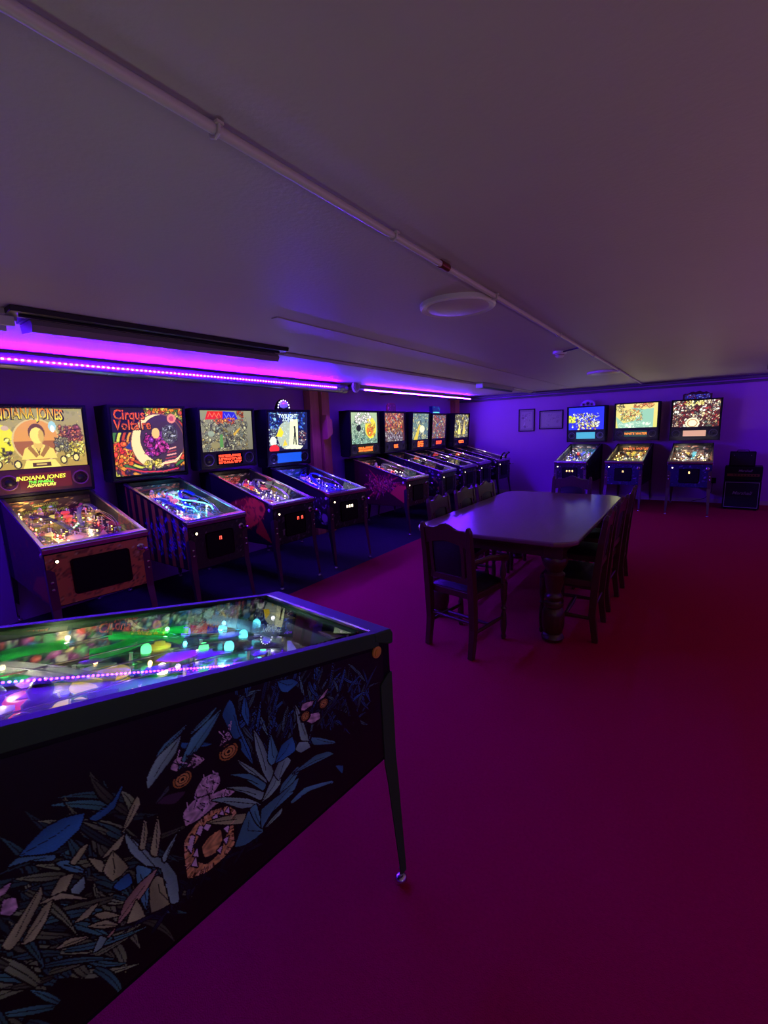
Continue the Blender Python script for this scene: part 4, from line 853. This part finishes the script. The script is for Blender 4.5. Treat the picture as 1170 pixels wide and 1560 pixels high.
    for s in(-1,1): MB().prism([(lr+.012,hb-.012),(lr+.02,hb+.10),(LT-.03,hb+.10),(LT-.03,hb-.012)],s*(bw/2),s*(bw/2+.004),0).build('hinge_plate',m_darkmetal,t)
    if near: return t
    az0,az1,aw=cfg.get('artz',(.29,.965)) +(cfg.get('artw',.92),)
    A0,A1=az0*Hf,az1*Hf; AW=bw*aw-.01; W=150 if full>1.5 else 84 if full>=1 else 50; c=bg_art(cfg['art'],AW/(A1-A0),W,int(W*(A1-A0)/AW)+1)
    me=c.mesh('backglass',artmat('backlit_%.2f'%(cfg.get('bge',1.1)*1.5),(cfg.get('bge',1.1)*1.5)),AW,A1-A0); o=onface('backglass',me)
    co=np.zeros(len(me.vertices)*3,np.float32); me.vertices.foreach_get('co',co); co=co.reshape(-1,3); co[:,2]+=A0; co[:,1]-=.003; me.vertices.foreach_set('co',co.ravel()); me.update()
    onface('backglass_pane',MB().bb((-bw/2+e,-.012,A0-.004),(bw/2-e,-.010,Hf-e)).mesh('pane',m_bgglass))
    for (tx,size,px_,pz,col,col2,kw) in cfg.get('titles',()):
        me=letters(tx,size,m_title,col,col2,**kw); co=np.zeros(len(me.vertices)*3,np.float32); me.vertices.foreach_get('co',co); co=co.reshape(-1,3); co[:,0]+=px_*AW; co[:,2]+=A0+pz*(A1-A0); co[:,1]-=.0055; me.vertices.foreach_set('co',co.ravel()); me.update()
        link('title_lettering',me,o)
    if cfg.get('display'):
        dk,dcol,dw_,dh_=cfg['display']; zc=az0*Hf*.52
        onface('speaker_panel',MB().bb((-bw/2+e,-.008,e),(bw/2-e,-.0,A0-.006)).mesh('panel',mat('panel_'+cfg['art'],cfg.get('panel',(16,12,20)),.4)))
        dp=onface('display',MB().bb((-dw_/2,-.011,zc-dh_/2),(dw_/2,-.008,zc+dh_/2)).mesh('display',emat('disp_'+cfg['art'],dcol,cfg.get('disp_e',.8)) if dk!='dots' else m_blackg))
        if dk=='dots':
            r=random.Random(seed); b=MB(); rows=cfg.get('rows',2)
            for j in range(rows):
                zz=zc+dh_*.30*(rows-1)/2*1.0-j*dh_*.30; x_=-dw_*.42; xe=dw_*.42
                while x_<xe:
                    k=r.uniform(.006,.012); hh=dh_*.085
                    for q in range(2):
                        if r.random()<.85: b.bb((x_,-.0125,zz+(q-.5)*hh*1.5-hh*.6),(x_+k,-.0115,zz+(q-.5)*hh*1.5+hh*.6))
                    x_+=k+.004
            tag(link('dot_characters',b.mesh('dots',emat('dots_'+cfg.get('dotc','orange'),{'orange':(1,.13,.015),'red':(1,.06,.02)}[cfg.get('dotc','orange')],3.0)),dp),kind='stuff')
        for (tx,size,px_,pz,col,kw) in cfg.get('disptext',()):
            me=letters(tx,size,m_title,col,**kw); co=np.zeros(len(me.vertices)*3,np.float32); me.vertices.foreach_get('co',co); co=co.reshape(-1,3); co[:,0]+=px_; co[:,2]+=zc+pz; co[:,1]-=.0135; me.vertices.foreach_set('co',co.ravel()); me.update()
            link('display_lettering',me,dp)
        sr=min(.065,az0*Hf*.36)
        for s in(-1,1):
            sx=s*(bw/2-e-sr-.012)
            sp=MB().lathe([(sr,0),(sr,-.010),(sr*.86,-.013),(sr*.82,-.009)],24,(sx,0,zc),1).mesh('speaker',mat('spk_'+cfg['art'],cfg.get('spk',(60,56,70)),.4),True); so=onface('speaker',sp)
            MB2=MB().lathe([(sr*.8,-.009),(sr*.4,-.0085),(sr*.3,-.013),(.002,-.015)],20,(sx,0,zc),1).mesh('speaker_grille',m_darkmetal,True); link('speaker_grille',MB2,so)
    tp=cfg.get('topper')
    if tp:
        top=t; zt_=ht; yy=lr+.06
        if tp=='gem':
            MB().prism([(-.10,0),(.10,0),(.085,.05),(.05,.11),(0,.14),(-.05,.11),(-.085,.05)],lr+.04,lr+.10,1).build('topper',m_black,t).location=(0,0,zt_)
            c=t.children[-1] if t.children else None
            r=random.Random(8)
            tpb=[o for o in t.children if o.name.startswith('topper')][0]
            MB().lathe([(.01,0),(.05,.015),(.062,.045),(.045,.08),(.01,.10)],7,(0,lr+.035,.02)).build('jewel',mat('violet_glass',(150,120,230),.08,em=(.35,.25,1),es=.35),tpb)
            for i in range(9):
                a=PI*i/8; MB().lathe([(.002,-.008),(.009,0),(.002,.008)],6,(.085*math.cos(a),lr+.03,.03+.09*math.sin(a))).build('spark_light',emat('spark_white',(.8,.8,1),6),tpb)
        elif tp=='arch':
            tb=MB().prism([(-.13,0)]+[(.14*math.cos(PI-PI*i/12),.02+.10*math.sin(PI*i/12)) for i in range(13)]+[(.13,0)],lr+.05,lr+.058,1).build('topper',mat('topper_clear',(150,130,190),.2),t); tb.location=(0,0,zt_)
            for rx,rr in((0,.045),(-.075,.032),(.075,.032)):
                MB().lathe([(rr,-.004),(rr,0),(rr*.82,0),(rr*.82,-.004)],20,(rx,lr+.048,.05 if rx==0 else .035),1).build('ring',m_grey,tb,True)
                MB().lathe([(rr*.55,-.004),(rr*.5,0)],14,(rx,lr+.047,.05 if rx==0 else .035),1).build('disc',m_darkmetal,tb)
        elif tp=='plaque':
            tb=MB().prism([(-.14,0),(.14,0),(.14,.10),(.09,.14),(-.09,.14),(-.14,.10)],lr+.05,lr+.07,1).build('topper',mat('topper_red',(120,20,60),.4,em=(.6,.02,.25),es=.12),t); tb.location=(0,0,zt_)
            c=CV(24,12,2,(110,20,70),4); c.busy([(200,60,120),(90,20,60),(230,110,150)],24,.06,.14); link('print',c.mesh('print',m_print,.26,.12),tb,loc=(0,lr+.048,.006))
        elif tp=='box':
            tb=MB().bb((-.17,lr+.03,0),(.17,lr+.10,.145)).build('topper',mat('topper_blue',(40,60,140),.3),t); tb.location=(0,0,zt_)
            c=CV(36,14,2.5,(10,40,120),4); c.busy([(30,160,200),(20,90,170),(20,30,110)],26,.06,.16); c.line((.2,.12),(2.3,.12),.12,(120,255,255)); link('light_panel',c.mesh('print',artmat('backlit_0.8',.8),.32,.13),tb,loc=(0,lr+.027,.008))
        elif tp=='bluearch':
            q=[(-.21,0)]+[(-.21+.42*i/14,.085+.045*math.sin(PI*i/14)+.01*math.sin(i*1.8)) for i in range(15)]+[(.21,0)]
            tb=MB().prism(q,lr+.03,lr+.07,1).build('topper',mat('topper_dark',(70,20,50),.3),t); tb.location=(0,0,zt_)
            c=CV(50,14,3.2,(30,20,90),6); c.busy([(60,70,250),(40,40,200),(120,40,80),(120,130,255)],40,.06,.2); link('light_panel',c.mesh('print',artmat('backlit_0.8',.8),.36,.075),tb,loc=(0,lr+.027,.006))
    if cfg.get('grips'):
        for sx in(-.11,.11):
            MB().tube([(sx,.02,hf+.005),(sx,.015,hf+.05),(sx,-.01,hf+.10),(sx,-.05,hf+.13),(sx,-.075,hf+.125)],[.024,.020,.018,.020,.012],10).build('grip_handle',m_blackg,t,True)
    return t
W_=(1,.80,.50)
CY=(.15,.75,1)
D={
'M1':(-3.407,1.342,1.468,0.846,1.096,1.100,1.834,0.097,1.124,0.644,0.698),
'M2':(-3.373,2.280,1.525,0.831,1.114,1.144,1.841,0.098,1.078,0.556,0.733),
'M3':(-3.317,3.129,1.530,0.850,1.137,1.175,1.830,0.046,1.034,0.537,0.712),
'M4':(-3.274,3.945,1.446,0.851,1.113,1.126,1.826,0.070,1.086,0.577,0.678),
'M5':(-3.387,5.710,1.509,0.822,1.101,1.145,1.843,0.011,1.003,0.578,0.721),
'M6':(-3.396,6.758,1.610,0.830,1.121,1.145,1.847,0.005,1.034,0.571,0.744),
'M7':(-3.399,7.606,1.591,0.834,1.106,1.145,1.844,0.060,1.036,0.601,0.700),
'M8':(-3.428,8.420,1.595,0.834,1.106,1.145,1.825,0.060,1.037,0.580,0.680),
'M9':(-3.330,9.200,1.500,0.840,1.106,1.120,1.835,0.060,1.040,0.580,0.680),
'EA':(-1.911,8.736,-0.049,0.832,1.107,1.151,1.848,0.066,1.045,0.564,0.721),
'EB':(-1.031,8.710,-0.046,0.844,1.102,1.164,1.864,0.062,1.052,0.577,0.745),
'EC':(-0.080,8.553,-0.015,0.860,1.101,1.153,1.856,0.062,1.047,0.583,0.729)}
def L2(col,p,ex=()): return [(-.5,.30,.03,col,p),(.5,.62,.03,col,p),(-.45,.88,.035,col,p)]+list(ex)
OR=(255,120,30)
machine(D['M1'],'wide pinball machine with sepia parchment backglass and orange front at the left edge',dict(detail=2,art='sepia',artz=(.30,.955),pf='gold',gi=['warm','yellow','red'],bumpc=['red','yellow'],ins=['yellow','green','white','red'],lights=L2((1,.66,.28),1.5),side='desert',sidebg=(90,60,60),frontbg=(235,160,84),frontpal=[(240,180,100),(215,130,60),(245,200,130)],door=(.37,.25),slots=(),bge=1.0,
 titles=[('INDIANA JONES',.125,-.09,.83,(20,10,10),None,dict(bold=.004,shear=.1,arch=.30,xs=.53)),('INDIANA JONES',.12,-.09,.84,(245,225,60),(235,90,20),dict(bold=.0022,shear=.1,arch=.30,xs=.53))],
 display=('sign',(.20,.01,.02),.36,.13),panel=(86,34,44),spk=(120,60,80),disp_e=.7,disptext=[('INDIANA JONES',.047,-.035,.012,(250,240,70),dict(bold=.001,shear=.2)),('THE PINBALL',.030,-.04,-.018,(120,240,60),dict(bold=.0012,shear=.3)),('ADVENTURE',.034,-.04,-.048,(240,240,100),dict(bold=.0012,shear=.3))]),11)
machine(D['M2'],'pinball machine with orange circus backglass and glowing blue neon tube on its playfield',dict(detail=2,art='circus',artz=(.06,.965),artw=.93,pf='circus',gi=['white','cyan'],bumpc=['pink','blue'],ins=['cyan','white','pink'],lights=[(-.5,.28,.03,(1,.75,.6),.9),(-.5,.7,.03,(1,.7,.7),.9),(.55,.5,.03,CY,.8),(.5,.85,.03,CY,.7)],side='stripes',sidebg=(16,16,14),frontbg=(52,50,44),frontpal=[(90,86,80),(70,70,40),(40,36,44)],slots=(-.0,),ramp='blue',bge=1.0,
 titles=[('Cirqus',.13,-.47,.83,(14,6,20),None,dict(bold=.006,xs=.8,align='LEFT')),('Cirqus',.13,-.475,.835,(255,110,40),(250,70,40),dict(bold=.0022,xs=.8,align='LEFT')),('Voltaire',.13,-.47,.68,(14,6,20),None,dict(bold=.006,xs=.8,align='LEFT')),('Voltaire',.13,-.475,.685,(255,120,50),(245,60,40),dict(bold=.0022,xs=.8,align='LEFT'))]),12)
machine(D['M3'],'pinball machine with grey montage backglass and an orange saucer shape on its side',dict(detail=2,art='montage',artz=(.285,.955),artw=.92,pf='mixed',gi=['white','warm'],bumpc=['red','yellow'],ins=['white','yellow','warm'],lights=L2((1,.78,.52),.8),side='saucer',slots=(.03,.085),display=('dots',(0,0,0),.34,.12),rows=3,dotc='red',bge=.8),13)
machine(D['M4'],'pinball machine with doorway silhouette backglass, blue display and jewelled topper',dict(detail=2,art='blueportal',artz=(.27,.955),artw=.90,pf='blue',gi=['blue','violet','white'],bumpc=['violet','blue'],ins=['blue','violet','pink','white'],lights=L2((.20,.18,1),2.2),side='letters',slots=(-.04,.0,.04),slotc='white',ramp='blue',display=('sign',(.01,.12,1),.38,.12),disp_e=.9,bge=.95,topper='gem',
 titles=[('TWILIGHT',.062,-.02,.86,(225,245,255),None,dict(bold=.001,xs=1.0)),('ZONE',.062,-.02,.77,(225,245,255),None,dict(bold=.001))]),14)
machine(D['M5'],'pinball machine with pale green and yellow backglass and a red starburst on its side',dict(detail=1.2,art='scribble',artz=(.26,.955),artw=.88,pf='mixed',gi=['white','red'],bumpc=['red','yellow'],ins=['red','white'],lights=L2((1,.72,.6),.7),side='burst',sidebg=(60,12,16),frontbg=(60,20,26),slots=(),display=('dots',(0,0,0),.40,.13),bge=.95),15)
machine(D['M6'],'pinball machine with orange and grey backglass and a pink plaque on top',dict(art='fire',artz=(.26,.955),artw=.88,pf='warm',gi=['warm','white'],bumpc=['red','yellow'],ins=['warm','white'],lights=L2((1,.78,.55),.8),side='colour',slots=(),display=('dots',(0,0,0),.16,.12),bge=.95,topper='plaque'),16)
machine(D['M7'],'pinball machine with misty green backglass, middle one of the five in the far left row',dict(art='mist',artz=(.26,.955),artw=.88,pf='mixed',gi=['white'],bumpc=['yellow'],ins=['white','warm'],lights=L2((1,.78,.62),.7),side='colour',slots=(),display=('dots',(0,0,0),.26,.13),rows=3,bge=.95),17)
machine(D['M8'],'pinball machine with orange collage backglass under a glowing cyan box',dict(art='posters',artz=(.26,.955),artw=.88,pf='gold',gi=['warm'],bumpc=['yellow'],ins=['white','warm'],lights=L2((1,.78,.6),.7),side='colour',slots=(),display=('dots',(0,0,0),.30,.13),dotc='red',bge=.9,topper='box'),18)
machine(D['M9'],'pinball machine with two black curved grips on its lockbar at the far left corner',dict(art='steel',artz=(.26,.955),artw=.88,pf='mixed',gi=['white','violet'],bumpc=['red'],ins=['white','red'],lights=L2((.9,.6,.8),.4),side='colour',slots=(),display=('dots',(0,0,0),.26,.12),bge=.95,grips=True),19)
machine(D['EA'],'pinball machine with blue-topped backglass, cyan display and arched clear topper on the end wall',dict(detail=1.2,art='bluesky',artz=(.34,.965),pf='bright',gi=['white','blue'],bumpc=['blue','red'],ins=['white','blue','yellow'],lights=L2((.85,.9,.9),1.5),side='blue',slots=(-.05,0,.05),slotc='warm',display=('sign',(.10,.62,.95),.35,.13),disp_e=.75,bge=1.25,topper='arch',spk=(90,80,120)),20)
machine(D['EB'],'pinball machine with turquoise river backglass, middle one of three on the end wall',dict(detail=1.2,art='river',artz=(.335,.965),artw=.93,pf='gold',gi=['warm','yellow'],bumpc=['yellow'],ins=['yellow','warm','white'],lights=L2((1,.82,.42),1.6),side='blue',frontbg=(30,24,90),frontpal=[(60,50,140),(90,70,150)],slots=(-.0,),slotc='warm',display=('sign',(.02,.10,.08),.38,.11),disp_e=.6,bge=1.15,disptext=[('WHITE WATER',.062,0,-.018,(255,140,30),dict(bold=.0015,shear=.15,xs=.9))]),21)
machine(D['EC'],'pinball machine with crowded red and cream backglass and blue-lit curved topper',dict(detail=1.2,art='festival',artz=(.33,.965),artw=.93,pf='bright',gi=['white','warm'],bumpc=['cyan','yellow'],ins=['white','yellow','cyan'],lights=L2((1,.88,.72),1.9),side='blue',frontbg=(30,20,90),frontpal=[(60,50,140),(90,70,150)],slots=(-.0,),slotc='warm',display=('sign',(1,.52,.38),.33,.10),disp_e=.75,bge=1.25,topper='bluearch'),22)
nr=(-.980,1.050,3.012,.922,.922+.193*1.10,1.17,1.92,.05,1.10,.562,.73)
near=machine(nr,'large black foreground pinball machine with a snarling ape among jungle leaves on its side',dict(near=True,detail=2,zb=.523,zb1=.470,d0=.075,d1=.13,pf='green',ramp='green',gi=['white','cyan','green','warm'],bumpc=['yellow','yellow','red'],bumps=(-.02,.66),ins=['green','cyan','white','yellow','blue'],lights=[(.3,.14,.02,(.9,.9,1),.7),(.5,.42,.02,(.3,1,.45),.45),(.4,.28,.02,(.2,.8,1),.9),(.2,.75,.02,(1,.85,.5),1.2),(-.5,.5,.02,(.7,.5,1),.8),(.7,.62,.02,(1,.9,.7),.8)],legtop=.766),23)
near.rotation_euler=(0,.018,3.012); near.location.z=.0056
# the neon tube on the circus machine, playfield titles given a glow of their own
def pf_of(i): return [o for o in bpy.data.objects['pinball_machine'+('' if i==0 else '.%03d'%i)].children if o.name.startswith('playfield') and o.data and 'glass' not in o.name and o.type=='MESH'][0]
p2=pf_of(1)
MB().tube([(.00,.92,.05),(.06,.86,.05),(.05,.76,.05),(.07,.66,.05),(.14,.58,.05),(.19,.48,.05),(.20,.38,.05),(.17,.30,.045)],.0055,8).build('neon_tube',emat('neon_blue',(.10,.65,1),5),p2,True)
MB().tube([(-.02,.62,.04),(.0,.52,.04),(.05,.42,.04),(.02,.32,.04)],.003,8).build('neon_tube',emat('neon_blue',(.10,.65,1),5),p2,True)
me=letters('Posters',.075,emat('orange_glow_print',(1,.22,.06),1.2),bold=.001); link('playfield_lettering',me,p2,loc=(-.13,.80,.06),rot=(-.9,0,0))
pB=pf_of(10); link('playfield_lettering',letters('WHITE WATER',.065,emat('orange_glow_print',(1,.22,.06),1.2),bold=.0015),pB,loc=(.04,.93,.05),rot=(-.6,0,0))
